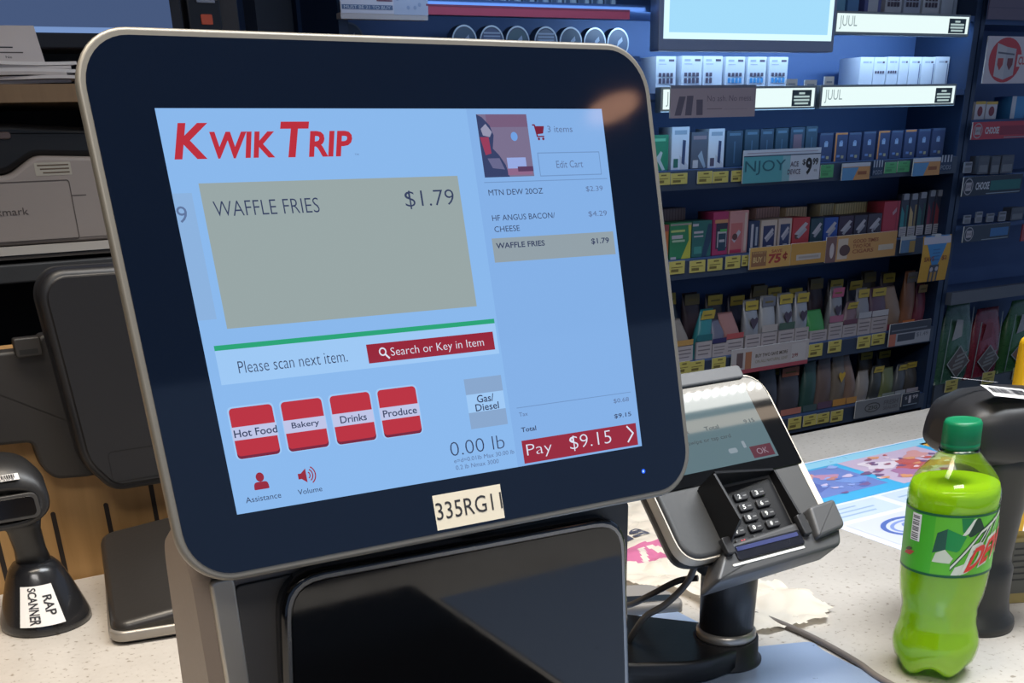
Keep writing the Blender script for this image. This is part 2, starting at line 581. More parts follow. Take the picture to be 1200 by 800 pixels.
R(15, 52.4, 43.5, 62.6, .2, greyl); R(15, 74.4, 43.5, 85, .2, greyl)
R(15, 62.6, 43.5, 74.4, .2, pale)
T('Gas/', 22.5, 68.6, 35.5, 63.6, txt, .01); T('Diesel', 20.5, 74, 38.5, 69.3, txt, .01)
T('0.00 lb', -3, 100.5, 38.5, 91.4, txt, -0.016)
T('e=d=0.01lb Max 30.00 lb', -1.5, 105.2, 45, 102.4, txt2)
T('0.2 lb Nmax 3000', -1, 109.8, 32, 106.9, txt2)
T('Assistance', -145.5, 108.8, -123, 105.4, txt)
b.poly([(-134 + 2.6 * math.cos(a), 94.6 + 2.8 * math.sin(a)) for a in [-i * math.pi / 8 for i in range(16)]], .45, redb)
P(rpoly([(-138.8, 102), (-138.4, 97.4), (-129.6, 97.4), (-129.2, 102)], [.8, 2.5, 2.5, .8], 4), .45, redb)
T('Volume', -112, 109, -96, 105.8, txt)
P([(-110, 96.3), (-108, 96.3), (-104.6, 93.6), (-104.6, 102.3), (-108, 99.7), (-110, 99.7)], .45, redb)
for rr in (2.2, 4.0, 5.8):
    a = [(-104.4 + rr * math.cos(t), 98 + rr * math.sin(t)) for t in [(-1 + i * .25) for i in range(9)]]
    for p, q in zip(a, a[1:]): b.line(p, q, .75, .45, redb)
# camera picture in the cart column
R(53, -110.8, 91, -72.4, .3, E_(122, 112, 142))
R(60, -110.8, 91, -103, .32, E_(118, 94, 124))
P([(53, -110.8), (57, -109), (62, -104), (64, -98), (62, -90), (66, -86), (70, -80), (72, -72.4), (53, -72.4)], .34, E_(56, 66, 104))
P([(55, -102), (59, -105), (63, -100), (61, -97), (56, -98)], .36, E_(150, 150, 176))
P([(53.5, -97), (60, -97), (60.5, -87), (56, -86)], .36, E_(150, 62, 92))
P([(57, -84), (66, -84), (69, -77), (60, -78)], .36, E_(104, 104, 140))
b.poly([(79.5 + 2.6 * math.cos(a), -97.2 + 2.8 * math.sin(a)) for a in [-i * math.pi / 8 for i in range(16)]], .36, E_(112, 160, 226))
R(71.5, -84.2, 86, -77.5, .36, E_(150, 170, 226)); R(71, -77.5, 90, -73.4, .35, E_(142, 104, 138)); R(79, -78.6, 91, -75.5, .37, E_(90, 62, 96))
# cart text
P([(94.4, -104.6), (96.4, -104.6), (97, -103.4), (103.6, -103.4), (102.2, -98.8), (97.8, -98.4), (97.9, -97.4), (102.8, -97.4), (102.8, -96.6), (97, -96.6), (95.7, -103.7), (94.4, -103.7)], .45, redd)
b.disc(98.4, -95.5, .9, .45, redd); b.disc(101.8, -95.5, .9, .45, redd)
T('3 items', 106, -99.5, 126, -103.6, txt2)
for q in ((96, -87, 145.5, -86.4), (96, -72.6, 145.5, -72), (95.6, -87, 96.2, -72), (145.2, -87, 145.8, -72)): R(*q, .35, line)
T('Edit Cart', 109.5, -77, 131, -81.6, txt2)
T('MTN DEW 20OZ', 54, -61.2, 96, -64.8, txt); T('$2.39', 131, -61, 145, -64.8, txt2)
T('HF ANGUS BACON/', 54, -45.4, 103, -49, txt); T('CHEESE', 54.5, -38.4, 74, -42, txt); T('$4.29', 130.5, -44.6, 146, -48.6, txt2)
R(51.5, -34.6, 149.5, -19.4, .2, E_(146, 160, 168))
T('WAFFLE FRIES', 54, -28, 92, -31.6, txt, .018); T('$1.79', 130, -26.6, 145, -30.8, txt, .015)
R(52, -69.6, 150, -69.1, .25, line); R(52, 75.2, 148, 75.7, .25, line)
T('Tax', 53, 81.4, 60, 78.7, txt2); T('$0.68', 132, 82, 145.5, 78.6, txt2)
T('Total', 53, 92, 65, 88.8, txt, .015); T('$9.15', 131, 92.6, 146, 89.2, txt, .01)
R(52, 97.6, 149, 113.2, .3, redb)
T('Pay', 55, 110.6, 75.5, 100.6, whitel, -0.016); T('$9.15', 90.5, 110.2, 126, 99.6, whitel, -0.016)
b.line((140.6, 98.9), (145.8, 104.6), 1.2, .45, whitel); b.line((145.8, 104.2), (140.2, 110.3), 1.2, .45, whitel)
disp = b.build('display', scr, label='lit display page listing the scanned items')
# asset sticker and power light
b = MB(mm)
b.tf = mm
R(-21.5, 123.8, 30.4, 147, .2, M((222, 212, 190), 0.7))
T('335RG11', -20.5, 140.4, 30, 129.0, INK, 0, 0, .35)
b.build('asset_sticker', scr, label='cream paper sticker reading 335RG11')
b = MB(mm); b.tf = mm
b.poly([(150.8 + 1.7 * math.cos(a), 132.8 + 1.7 * math.sin(a)) for a in [-i * math.pi / 8 for i in range(16)]], .3, M((30, 90, 235), .3, 0, 1.3))
b.poly([(150.6 + .7 * math.cos(a), 132.8 + .9 * math.sin(a)) for a in [-i * math.pi / 8 for i in range(16)]], .4, M((170, 205, 255), .3, 0, 1.3))
b.build('power_light', scr, label='small blue power light')
# ------------------------------------------------------------------ payment terminal on its pole
pt0 = Vector((0.669, 0.739, 0.90))
pay = thing('payment_terminal', 'black card payment terminal with keypad on a round pole right of the large screen', 'card reader', pt0)
pole_m = textured('black_powder_coat', (26, 27, 29), 0.42, 200, 0.1)
b = MB()
b.lathe([(0.0260, 0.036), (0.0272, 0.10), (0.0280, 0.165)], pole_m, 40)
pole = b.build('pole', pay)
b = MB(); b.lathe([(0.0275, 0.026), (0.0290, 0.028), (0.0290, 0.033), (0.0265, 0.036)], SILVER, 40); b.build('collar', pole, label='thin metal collar near the foot of the pole')
b = MB(); b.lathe([(0.036, 0.002), (0.036, 0.004), (0.0325, 0.007), (0.0315, 0.026), (0.028, 0.0262)], pole_m, 40); b.build('foot', pay)
b = MB()
arm = rpoly([(0.012, 0.028), (-0.070, 0.128), (-0.135, 0.090), (-0.150, 0.02), (-0.06, -0.034), (0.0, -0.030)], [.01, .02, .02, .02, .02, .02], 5)
b.slab(arm, 0.004, 0.026, pole_m, 0.004)
b.build('base_arm', pay)

al = math.radians(46)
tr = Matrix(((1, 0, 0), (0, math.cos(al), -math.sin(al)), (0, math.sin(al), math.cos(al))))
t_loc = Vector((0.644, 0.68, 1.05)) - pt0
case_m = textured('graphite_casing', (74, 74, 74), 0.42, 250, 0.08)
edge_glint = M((226, 216, 198), 0.35, 0.0)
out = rpoly([(-0.081, -0.008), (0.090, -0.008), (0.091, 0.158), (-0.081, 0.158)], [.022, .012, .028, .028], 7)
b = MB(); b.slab(out, -0.030, 0.0, case_m, 0.004, 0.010, 4)
term = b.build('terminal_body', pay, t_loc, tr.to_euler())
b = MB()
b.frame(inset(out, -0.0012), inset(out, 0.0022), -0.0028, edge_glint)
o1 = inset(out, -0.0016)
b.rings([[(x, y, -0.013) for x, y in o1], [(x, y, -0.0028) for x, y in o1]], edge_glint, False, False, True)
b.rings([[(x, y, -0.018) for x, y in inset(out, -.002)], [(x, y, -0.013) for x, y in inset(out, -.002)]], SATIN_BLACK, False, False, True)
b.poly([(0.0815, 0.004), (0.0885, 0.006), (0.0885, 0.134), (0.0815, 0.120)], 0.0004, edge_glint)  # bright edge reflection painted as a pale strip
b.build('edge_highlight_trim', term, label='pale trim round the edge of the terminal, edge highlight painted in')
scr_o = rpoly([(-0.078, 0.057), (0.087, 0.057), (0.087, 0.154), (-0.078, 0.154)], [.003, .003, .024, .024], 6)
b = MB(); b.slab(scr_o, -0.0005, 0.0012, M((14, 15, 17), 0.03, 0, 0, 0.7, 0, .008), 0.0006)
tglass = b.build('screen_glass', term)
tl = M((104, 128, 136), 0.03, 0, 0.85, 0.7); tt = M((58, 70, 78), 0.1, 0, 0.8)
b = MB()
b.rect(-0.062, 0.069, 0.064, 0.146, 0.00135, tl)
b.text('Tax', -0.032, 0.1065, -0.020, 0.1105, 0.0016, tt); b.text('Total', -0.002, 0.1065, 0.014, 0.1105, 0.0016, tt); b.text('9.15', 0.044, 0.1065, 0.056, 0.1105, 0.0016, tt)
b.text('Insert, swipe or tap card', -0.046, 0.0945, 0.022, 0.0995, 0.0016, tt)
b.rect(0.036, 0.071, 0.061, 0.083, 0.0015, M((110, 62, 76), 0.1, 0, 0.7)); b.text('OK', 0.042, 0.074, 0.055, 0.080, 0.0016, M((170, 150, 165), .1, 0, .7))
b.poly(rrect(0.012, 0.080, 0.022, 0.085, 0.002), 0.0015, M((150, 165, 176), .1, 0, .8)); b.poly(rrect(0.030, 0.083, 0.0335, 0.090, 0.001), 0.0015, M((150, 165, 176), .1, 0, .8))
b.build('terminal_display', tglass, label='dim grey-green display with a small red button')
b = MB(); b.slab(rrect(-0.075, 0.152, 0.068, 0.166, 0.004), -0.022, 0.004, M((92, 93, 95), 0.5), 0.002); b.build('camera_bar', term, label='grey bar along the top of the terminal')
# keypad with raised privacy shield
b = MB(); b.slab(rrect(-0.034, -0.009, 0.042, 0.050, 0.004), 0.0002, 0.0012, M((18, 18, 20), 0.4), 0.0005)
kp = b.build('keypad', term)
keys = [('1', -.021), ('2', -.001), ('3', .019)]
kcol = M((40, 40, 42), 0.4); kw = M((226, 226, 220), 0.6)
rows_ = [(.0375, '123'), (.0270, '456'), (.0165, '789'), (.0065, '*0#'), (-.0040, 'xco')]
for vy, chars in rows_:
    for ux, ch in zip((-.0195, .0005, .0205), chars):
        b = MB()
        b.slab(rrect(ux - .0075, vy - .0038, ux + .0075, vy + .0038, .0018, 3), 0.001, 0.0036, kcol, 0.001)
        if ch == 'x':
            b.line((ux - .002, vy - .002), (ux + .002, vy + .002), .0012, .0038, M((205, 70, 80), .6)); b.line((ux - .002, vy + .002), (ux + .002, vy - .002), .0012, .0038, M((205, 70, 80), .6))
        elif ch == 'c':
            b.line((ux + .002, vy - .002), (ux - .002, vy), .0011, .0038, M((230, 215, 70), .6)); b.line((ux - .002, vy), (ux + .002, vy + .002), .0011, .0038, M((230, 215, 70), .6))
        elif ch == 'o':
            ro = [(ux + .0024 * math.cos(i * math.pi / 8), vy + .0024 * math.sin(i * math.pi / 8)) for i in range(16)]
            b.frame(ro, inset(ro, .0009), .0038, M((150, 175, 150), .6))
        else:
            b.text(ch, ux - .004, vy - .002, ux - .001, vy + .0022, .0038, kw, .02)
            b.rect(ux + .0015, vy - .0004, ux + .0055, vy + .0006, .0038, M((130, 130, 130), .6))
        b.build('key', kp)
sh_m = M((15, 15, 17), 0.48)
b = MB()
def wall(p0, p1, hgt0, hgt1, th):
    p0 = Vector(p0); p1 = Vector(p1); d = (p1 - p0).normalized(); n_ = Vector((-d.y, d.x)) * th
    v = []
    for p, h in ((p0, hgt0), (p1, hgt1)):
        for q in (p, p + n_):
            v += [(q.x, q.y, 0.0), (q.x, q.y, h)]
    b.add(v, [(0, 1, 5, 4), (2, 6, 7, 3), (1, 3, 7, 5), (0, 4, 6, 2), (0, 2, 3, 1), (4, 5, 7, 6)], sh_m)
wall((-.0365, .006), (-.0365, .053), .033, .028, .0022)
wall((-.0365, -.006), (-.0365, .006), .004, .033, .0022)
wall((-.0365, .053), (.044, .053), .028, .008, .0022)
wall((.044, .053), (.044, .006), .008, .012, .0022)
wall((.044, .006), (.044, -.006), .012, .004, .0022)
b.build('privacy_shield', term, label='black raised shield round the keypad')
# card slot unit along the lower edge
b = MB()
lo = rpoly([(-0.064, -0.034), (0.080, -0.030), (0.088, -0.012), (0.088, 0.004), (-0.040, -0.004), (-0.064, -0.030)], [.002, .006, .004, .003, .002, .002], 3)
b.slab(lo, -0.026, 0.006, M((70, 70, 71), 0.45), 0.003, 0.004)
slotu = b.build('card_slot_unit', term, label='grey card slot unit along the lower edge')
b = MB(); b.slab(rrect(-.036, -.0205, .040, -.0065, .002), 0.0055, 0.0075, M((22, 24, 34), 0.25), 0.0008); b.build('slot_cover', slotu)
b = MB(); b.slab(rrect(-.034, -.0125, .036, -.0085, .001), 0.0074, 0.0082, M((64, 70, 110), 0.15), 0.0003); b.slab(rrect(-.044, -.0245, .038, -.0222, .001), 0.0055, 0.0068, M((226, 224, 216), 0.2), 0.0003); b.build('card_slot', slotu, label='blue slot over a white strip painted as a highlight')  # white strip is a highlight put into the colour
b = MB(); b.slab(rpoly([(0.052, -0.020), (0.088, -0.016), (0.090, 0.012), (0.058, 0.010)], [.004, .006, .004, .003], 4), 0.0, 0.013, M((78, 78, 79), 0.45), 0.003); b.build('side_bumper', slotu)
b = MB(); b.slab(rrect(.041, -.014, .050, .006, .002), 0.006, 0.0115, M((44, 44, 46), .4), 0.001); b.build('shield_clip', slotu)
b = MB(); b.slab(rrect(-.047, -.014, -.038, .002, .002), 0.006, 0.0115, M((44, 44, 46), .4), 0.001); b.build('shield_clip', slotu)
b = MB(); b.slab(rrect(-0.035, -0.012, 0.075, 0.11, 0.02), -0.058, -0.028, pole_m, 0.004, 0.006); b.build('mounting_bracket', term)

# cables
cb = MB(); cb.tube([(0.603, 0.708, 1.031), (0.602, 0.720, 1.003), (0.590, 0.735, 0.979), (0.579, 0.750, 0.964), (0.580, 0.770, 0.939), (0.584, 0.785, 0.919)], 0.0032, M((70, 68, 66), 0.5))
cb.build('cable', pay, -pt0, None, 'grey-black cable hanging down to the counter')
cb = MB(); cb.tube([(0.661, 0.775, 0.976), (0.649, 0.790, 0.971), (0.636, 0.810, 0.955), (0.635, 0.840, 0.934), (0.638, 0.860, 0.923)], 0.0032, M((42, 41, 42), 0.5))
cb.build('cable', pay, -pt0, None, 'black cable running behind the pole')
cb = MB(); cb.tube([(0.74, 0.85, 0.904), (0.765, 0.80, 0.9035), (0.772, 0.73, 0.9035), (0.766, 0.66, 0.9035), (0.757, 0.62, 0.9035), (0.752, 0.55, 0.9035)], 0.0032, M((112, 104, 98), 0.5))
tag(cb.build('cable'), 'grey cable lying on the counter between the pole foot and the green bottle', 'cable')

# metal platter let into the counter
pl = thing('scale_platter', 'shiny metal scanner platter on the counter under the card reader pole', 'scale', (0.62, 0.60, 0.90))
b = MB(); b.slab(rpoly([(-0.112, -0.35), (0.136, -0.35), (0.142, 0.10), (0.150, 0.120), (0.085, 0.145), (0.085, 0.285), (-0.112, 0.285)], [0, 0, .01, .012, .01, .01, .01], 4), 0.0, 0.0016, M((158, 176, 206), 0.3, 0.35), 0.001)  # blue reflection painted into the metal's base colour
b.build('plate', pl)
b = MB(); b.slab(rpoly([(0.0, 0.290), (0.090, 0.253), (0.098, 0.270), (0.095, 0.315), (0.05, 0.340), (0.0, 0.335)], .012, 4), 0.0, 0.013, M((132, 128, 124), 0.5), 0.004); sc = b.build('rear_lip', pl, label='grey raised lip behind the platter')
b = MB(); b.slab(rpoly([(0.02, 0.289), (0.086, 0.262), (0.090, 0.277), (0.03, 0.308)], .004, 4), 0.0125, 0.0138, M((24, 24, 26), 0.3), 0.0005); b.build('lip_slot', sc, label='black slot in the lip')

# ------------------------------------------------------------------ green soda bottle
bo = thing('soda_bottle', 'green soda bottle with dark green cap and bright label standing on the counter at right', 'bottle', (0.819, 0.613, 0.9005))
bo.rotation_euler = Matrix.Rotation(math.radians(1.5), 3, Vector((-0.799, -0.602, 0))).to_euler()
def petal(r, z, a):
    if z < 0.03:
        k = max(0.0, 1 - z / 0.03)
        rr = r * (1 - 0.10 * k * (0.5 + 0.5 * math.cos(5 * a)))
        return rr, z + 0.010 * k * k * (0.5 + 0.5 * math.cos(5 * a))
    return r, z
bp = [(0.012, 0.003), (0.020, 0.0005), (0.0265, 0.0010), (0.0320, 0.0035), (0.0359, 0.0085), (0.0380, 0.017), (0.0389, 0.027), (0.0386, 0.033), (0.0370, 0.040), (0.0349, 0.047), (0.0337, 0.054), (0.0341, 0.058), (0.0333, 0.063), (0.0338, 0.068), (0.0352, 0.074), (0.0366, 0.079), (0.0374, 0.085), (0.0384, 0.095), (0.0387, 0.103), (0.0387, 0.165), (0.0394, 0.170), (0.0391, 0.176), (0.0376, 0.182), (0.0350, 0.188), (0.0305, 0.1945), (0.0250, 0.2005), (0.0203, 0.2060), (0.0172, 0.2100), (0.0148, 0.2130), (0.0142, 0.2150), (0.0142, 0.2260)]
b = MB(); b.lathe(bp, clear_mat('clear_pet', (0.90, 0.97, 0.74), 0.10, 0.06), 60, cap1=False, lobe=petal)
b.build('bottle_wall', bo)
lq = [(max(r - 0.0011, 0.005), z + 0.0012) for r, z in bp if z < 0.180] + [(0.0366, 0.1835)]
liq = translucent_mat('green_soda', (196, 234, 44), 0.42, 0.12)
b = MB(); b.lathe(lq, liq, 60, lobe=petal)
b.build('soda', bo, label='yellow-green soda filling the bottle to the shoulder')
b = MB(); b.lathe([(0.0172, 0.2112), (0.0172, 0.2130), (0.0145, 0.2135)], clear_mat('clear_neck_ring', (0.7, 0.85, 0.7), 0.25), 40, cap1=False); b.build('neck_ring', bo)
capm = translucent_mat('green_cap_plastic', (18, 132, 86), 0.25, 0.4)
def knurl(r, z, a): return (r * (1 + 0.012 * math.cos(60 * a)) if 0.2188 < z < 0.2355 else r), z
b = MB(); b.lathe([(0.0160, 0.2140), (0.0162, 0.2180), (0.0158, 0.2185), (0.0160, 0.2190), (0.0158, 0.2350), (0.0146, 0.2378), (0.0118, 0.2383), (0.0112, 0.2377)], capm, 120, lobe=knurl); b.build('cap', bo, label='dark green ribbed screw cap')
# label wrapped round the bottle
tc_ = Vector((-0.799, -0.602)); rt_ = Vector((0.602, -0.799))
def CYL(r0):
    def f(u, h, c):
        a = u
        d = tc_ * math.cos(a) + rt_ * math.sin(a)
        return ((r0 + c) * d.x, (r0 + c) * d.y, 0.1065 + (h - 0.0885) * 0.94)
    return f
RL = 0.0391
lab_g = M((72, 176, 40), 0.42); lab_g2 = M((110, 196, 44), 0.42); lab_dk = M((22, 92, 52), 0.42)
b = MB(CYL(RL))
def cyl_rect(u0, u1, h0, h1, c, m, n=None):
    n = n or max(2, int(abs(u1 - u0) / 0.08))
    v = []; f = []
    for i in range(n + 1):
        u = u0 + (u1 - u0) * i / n
        v += [(u, h0, c), (u, h1, c)]
    for i in range(n): f.append((2 * i, 2 * i + 2, 2 * i + 3, 2 * i + 1))
    b.add(v, f, m)
def cyl_poly(pts, c, m):
    """polygon cut into narrow vertical strips so that it follows the curve"""
    us = [p[0] for p in pts]; u0, u1 = min(us), max(us); n = max(2, int((u1 - u0) / 0.06))
    def cut(u):
        hs = []
        for i in range(len(pts)):
            p, q = pts[i - 1], pts[i]
            if abs(p[0] - q[0]) < 1e-9: continue
            if min(p[0], q[0]) - 1e-9 <= u <= max(p[0], q[0]) + 1e-9:
                hs.append(p[1] + (q[1] - p[1]) * (u - p[0]) / (q[0] - p[0]))
        return (min(hs), max(hs)) if hs else None
    prev = None
    for i in range(n + 1):
        u = u0 + 1e-6 + (u1 - u0 - 2e-6) * i / n
        k = cut(u)
        if prev and k:
            b.add([(prev[0], prev[1][0], c), (u, k[0], c), (u, k[1], c), (prev[0], prev[1][1], c)], [(0, 1, 2, 3)], m)
        prev = (u, k) if k else None
cyl_rect(-math.pi, math.pi, 0.0895, 0.1490, 0, lab_g, 80)
cyl_rect(-math.pi, math.pi, 0.0885, 0.0910, 0.00012, lab_dk, 80)
cyl_rect(-math.pi, math.pi, 0.1472, 0.1497, 0.00012, lab_dk, 80)
cyl_rect(-0.30, 1.5, 0.0912, 0.147, 0.0001, M((96, 186, 44), .42))
def bar_code(u0, u1, h0, h1):
    cyl_rect(u0, u1, h0, h1, .0002, WHITE)
    k = h0 + .001
    while k < h1 - .001:
        cyl_rect(u0 + .03, u1 - .05, k, k + .0009, .0003, INK); k += random.choice((.0016, .0021, .0027))
bar_code(-.92, -.64, .1195, .146)
cyl_poly([(-1.12, .1035), (-.98, .109), (-.74, .109), (-.86, .104)], .0002, M((180, 60, 50), .45)); cyl_poly([(-1.08, .1075), (-.95, .112), (-.80, .1115), (-.90, .108)], .0003, M((60, 70, 44), .45))
cyl_poly([(-.30, .112), (-.27, .131), (-.02, .1365), (-.02, .1165)], .0002, M((34, 84, 66), .45))
cyl_poly([(-.02, .1165), (-.02, .1365), (.40, .129), (.26, .114)], .0003, M((22, 140, 66), .45))
cyl_poly([(-.28, .1035), (-.27, .1115), (-.03, .1165), (.16, .108), (.10, .103)], .0004, M((206, 214, 190), .45))
cyl_poly([(.24, .1468), (.27, .134), (.62, .130), (.55, .1468)], .0002, M((20, 128, 62), .45))
cyl_poly([(.30, .1305), (.42, .1305), (.58, .1465), (.53, .1465)], .0004, M((220, 226, 208), .45))
cyl_poly([(.42, .1305), (.50, .128), (.80, .136), (.66, .1468), (.58, .1465)], .0003, M((26, 62, 42), .45))
# big slanted lettering: green M behind red DEW
W_ = M((214, 220, 200), .45); DG = M((22, 58, 38), .45)
for (u0, h0, u1, h1, w) in ((.12, .0985, .74, .1325, .0030), (.74, .1325, 1.36, .1470, .0026), (.52, .108, .98, .139, .0022), (.74, .116, 1.10, .143, .0020), (.95, .118, 1.25, .146, .0018)):
    dk = w * .9
    n = 8
    for (ww, cc, mt) in ((w + .0030, .00045, DG), (w, .0006, W_)):
        for i in range(n):
            ua = u0 + (u1 - u0) * i / n; ub = u0 + (u1 - u0) * (i + 1) / n
            ha = h0 + (h1 - h0) * i / n; hb = h0 + (h1 - h0) * (i + 1) / n
            b.add([(ua, ha - ww / 2, cc), (ub, hb - ww / 2, cc), (ub, hb + ww / 2, cc), (ua, ha + ww / 2, cc)], [(0, 1, 2, 3)], mt)
cyl_poly([(.15, .0915), (.17, .0985), (.44, .1030), (.36, .0915)], .0005, W_)
def dew(s, u0, u1, h0, h1, rise, lean, c, m, grow=0.0):
    vs, fs, asp = text_shape(s, .035, .0)
    b.add([(u0 + (u1 - u0) * (x + (x - .5) * grow) + lean * y, h0 + (h1 - h0) * (y + (y - .5) * grow) + rise * x, c) for x, y in vs], fs, m)
dew('DEW', .38, 1.50, .0925, .1190, .018, .22, .0010, W_, .10)
dew('DEW', .41, 1.47, .0935, .1175, .018, .22, .0014, M((214, 52, 40), .45))
b.build('paper_label', bo, label='bright green printed label with red slanted lettering and a barcode')

# ------------------------------------------------------------------ barcode scanners in stands
rub = textured('black_rubbery_plastic', (34, 33, 33), 0.38, 260, 0.06)
def superloft(mb, rows, m, n=32, p=2.6):
    """rows: (centre, axis u, axis v, half u, half v)"""
    rs = []
    for c, u, v, a, bb in rows:
        c = Vector(c); u = Vector(u); v = Vector(v); ring = []
        for i in range(n):
            t = 2 * math.pi * i / n
            x = math.copysign(abs(math.cos(t)) ** (2 / p), math.cos(t)); y = math.copysign(abs(math.sin(t)) ** (2 / p), math.sin(t))
            ring.append(tuple(c + u * (a * x) + v * (bb * y)))
        rs.append(ring)
    mb.rings(rs, m, smooth=True)

s1 = thing('barcode_scanner', 'black barcode scanner on a cone stand with a RAP SCANNER sticker, at the left end', 'scanner', (0.117, 1.232, 0.90))
b = MB()
b.lathe([(0.0475, 0.0), (0.0475, 0.006), (0.046, 0.012), (0.040, 0.030), (0.033, 0.050), (0.027, 0.064), (0.022, 0.070), (0.017, 0.072)], M((36, 36, 38), 0.25, 0, 0, .5, .3), 48)
st = b.build('cone_stand', s1)
b = MB()
superloft(b, [((0.002, 0.004, 0.060), (1, 0, 0), (0, 1, 0), .019, .017), ((0.000, 0.002, 0.085), (1, 0, 0), (0, 1, 0), .016, .014), ((-0.002, -0.002, 0.108), (1, 0, 0), (0, 1, 0), .017, .015), ((-0.006, -0.006, 0.124), (1, 0, 0), (0, 1, 0), .024, .020)], rub)
b.build('neck', s1)
b = MB()
superloft(b, [((-0.019, -0.034, 0.142), (1, 0, 0), (0, 0.25, 1), .030, .012), ((-0.019, -0.036, 0.142), (1, 0, 0), (0, 0.25, 1), .041, .021), ((-0.019, -0.030, 0.146), (1, 0, 0), (0, 0.2, 1), .046, .027), ((-0.019, -0.010, 0.154), (1, 0, 0), (0, 0.1, 1), .047, .033), ((-0.019, 0.018, 0.156), (1, 0, 0), (0, 0, 1), .044, .032), ((-0.019, 0.040, 0.150), (1, 0, 0), (0, -.1, 1), .035, .025), ((-0.019, 0.052, 0.146), (1, 0, 0), (0, -.1, 1), .018, .012)], rub, 40, 2.4)
hd = b.build('scanner_head', s1)
tilt = Matrix.Rotation(math.radians(-14), 4, 'X')
def on_head(u, v, c):
    q = Vector((-0.019 + u, -0.0375 - c, 0.142 + v)); q.y += -0.10 * 0 + v * 0.25
    return tuple(q)
b = MB(on_head); b.slab(rrect(-.034, -.013, .034, .012, .007), -0.002, 0.0012, M((52, 50, 48), .4), .0008); b.slab(rrect(-.030, -.010, .030, .009, .005), 0.0, 0.0016, M((14, 12, 12), .15), .0004); b.build('scan_window', hd, label='dark recessed scan window')
def head_top(u, v, c):
    x = -0.019 + u; z0 = 0.1665 + v * 0.62; y0 = -0.0338 + v * 0.80
    k = (abs(u) / 0.047) ** 2.4
    return (x, y0 - c + 0.008 * k, z0 + c - 0.002 * k)
b = MB(head_top)
b.rect(-.02, .0015, .0215, .0095, .0015, PAPER)
x = -.018
while x < .018:
    w = random.choice((.0007, .0011, .0016)); b.rect(x, .004, x + w, .0088, .0018, INK); x += w + random.choice((.0006, .001))
b.text('0120303', -.012, .0018, .016, .0036, .0018, INK)
b.build('barcode_sticker', hd, label='white barcode sticker on the brow of the scanner head')
def cone(u, v, c):
    r0 = 0.0435 - (v - 0.016) * 0.36 / 0.6
    a = math.radians(-90 - 10) + u
    r0 = 0.0425 + (0.048 - v) * 0.42 - 0.0075
    return ((r0 + c) * math.cos(a), (r0 + c) * math.sin(a), v)
b = MB(cone)
n = 8
vv = []; ff = []
for i in range(n + 1):
    u = -.50 + .95 * i / n
    vv += [(u, .0135, .0010), (u, .0535, .0010)]
ff = [(2 * i, 2 * i + 2, 2 * i + 3, 2 * i + 1) for i in range(n)]
b.add(vv, ff, PAPER)
for s, uc, h0, h1 in (('RAP', .22, .0235, .0435), ('SCANNER', -.16, .0155, .0520)):
    vs, fs, asp = text_shape(s, .02)
    b.add([(uc - .12 + (y) * .24, h1 - x * (h1 - h0), .0014) for x, y in vs], fs, INK)
b.build('name_sticker', st, label='white sticker reading RAP SCANNER sideways')

s2 = thing('barcode_scanner', 'black barcode scanner on a tall stand directly behind the green bottle', 'scanner', (0.940, 0.664, 0.90))
b = MB()
b.lathe([(0.0400, 0.0), (0.0405, 0.005), (0.0395, 0.010), (0.034, 0.016), (0.0315, 0.030), (0.0305, 0.050), (0.0300, 0.065), (0.027, 0.070), (0.0265, 0.080), (0.029, 0.12), (0.034, 0.150), (0.043, 0.172), (0.048, 0.190)], M((40, 40, 38), 0.42), 44)
b.build('stand', s2)
b = MB()
ax = Vector((0.93, -0.30, -0.16)).normalized(); sd = Vector((0.30, 0.95, 0)).normalized(); up = sd.cross(ax) * -1
if up.z < 0: up = -up
rows2 = []
for t, hs, hv, dz in ((-0.078, .018, .010, -.008), (-0.076, .032, .019, -.006), (-0.068, .042, .026, -.003), (-0.048, .050, .032, 0), (-0.01, .054, .036, .003), (0.03, .054, .037, .004), (0.065, .052, .035, .003), (0.095, .046, .030, 0), (0.105, .034, .022, 0)):
    rows2.append((Vector((0.012, 0.0, 0.200)) + ax * t + up * dz, sd, up, hs, hv))
superloft(b, rows2, M((38, 37, 38), 0.42), 40, 3.2)
h2 = b.build('scanner_head', s2)
HB = Vector((0.012, 0.0, 0.200)) + up * 0.041
def top2(u, v, c):
    q = HB + ax * u + sd * v + up * (c + 0.0002 - 3.4 * v * v)
    return tuple(q)
b = MB(top2)
def gridrect(u0, v0, u1, v1, c, m, n=6):
    vv = []; ff = []
    for i in range(n + 1):
        v_ = v0 + (v1 - v0) * i / n
        vv += [(u0, v_, c), (u1, v_, c)]
    ff = [(2 * i, 2 * i + 1, 2 * i + 3, 2 * i + 2) for i in range(n)]
    b.add(vv, ff, m)
gridrect(-.066, -.044, -.020, -.020, .0012, PAPER)
u = -.063
while u < -.024:
    w = random.choice((.0007, .0011, .0016)); gridrect(u, -.038, u + w, -.025, .0017, INK, 4); u += w + random.choice((.0007, .0011))
b.build('barcode_sticker', h2, label='white barcode sticker on the scanner head')
b = MB(top2); gridrect(-.080, .004, -.030, .007, .0008, M((190, 190, 195), .4)); b.build('print_line', h2, label='fine pale printed lines')

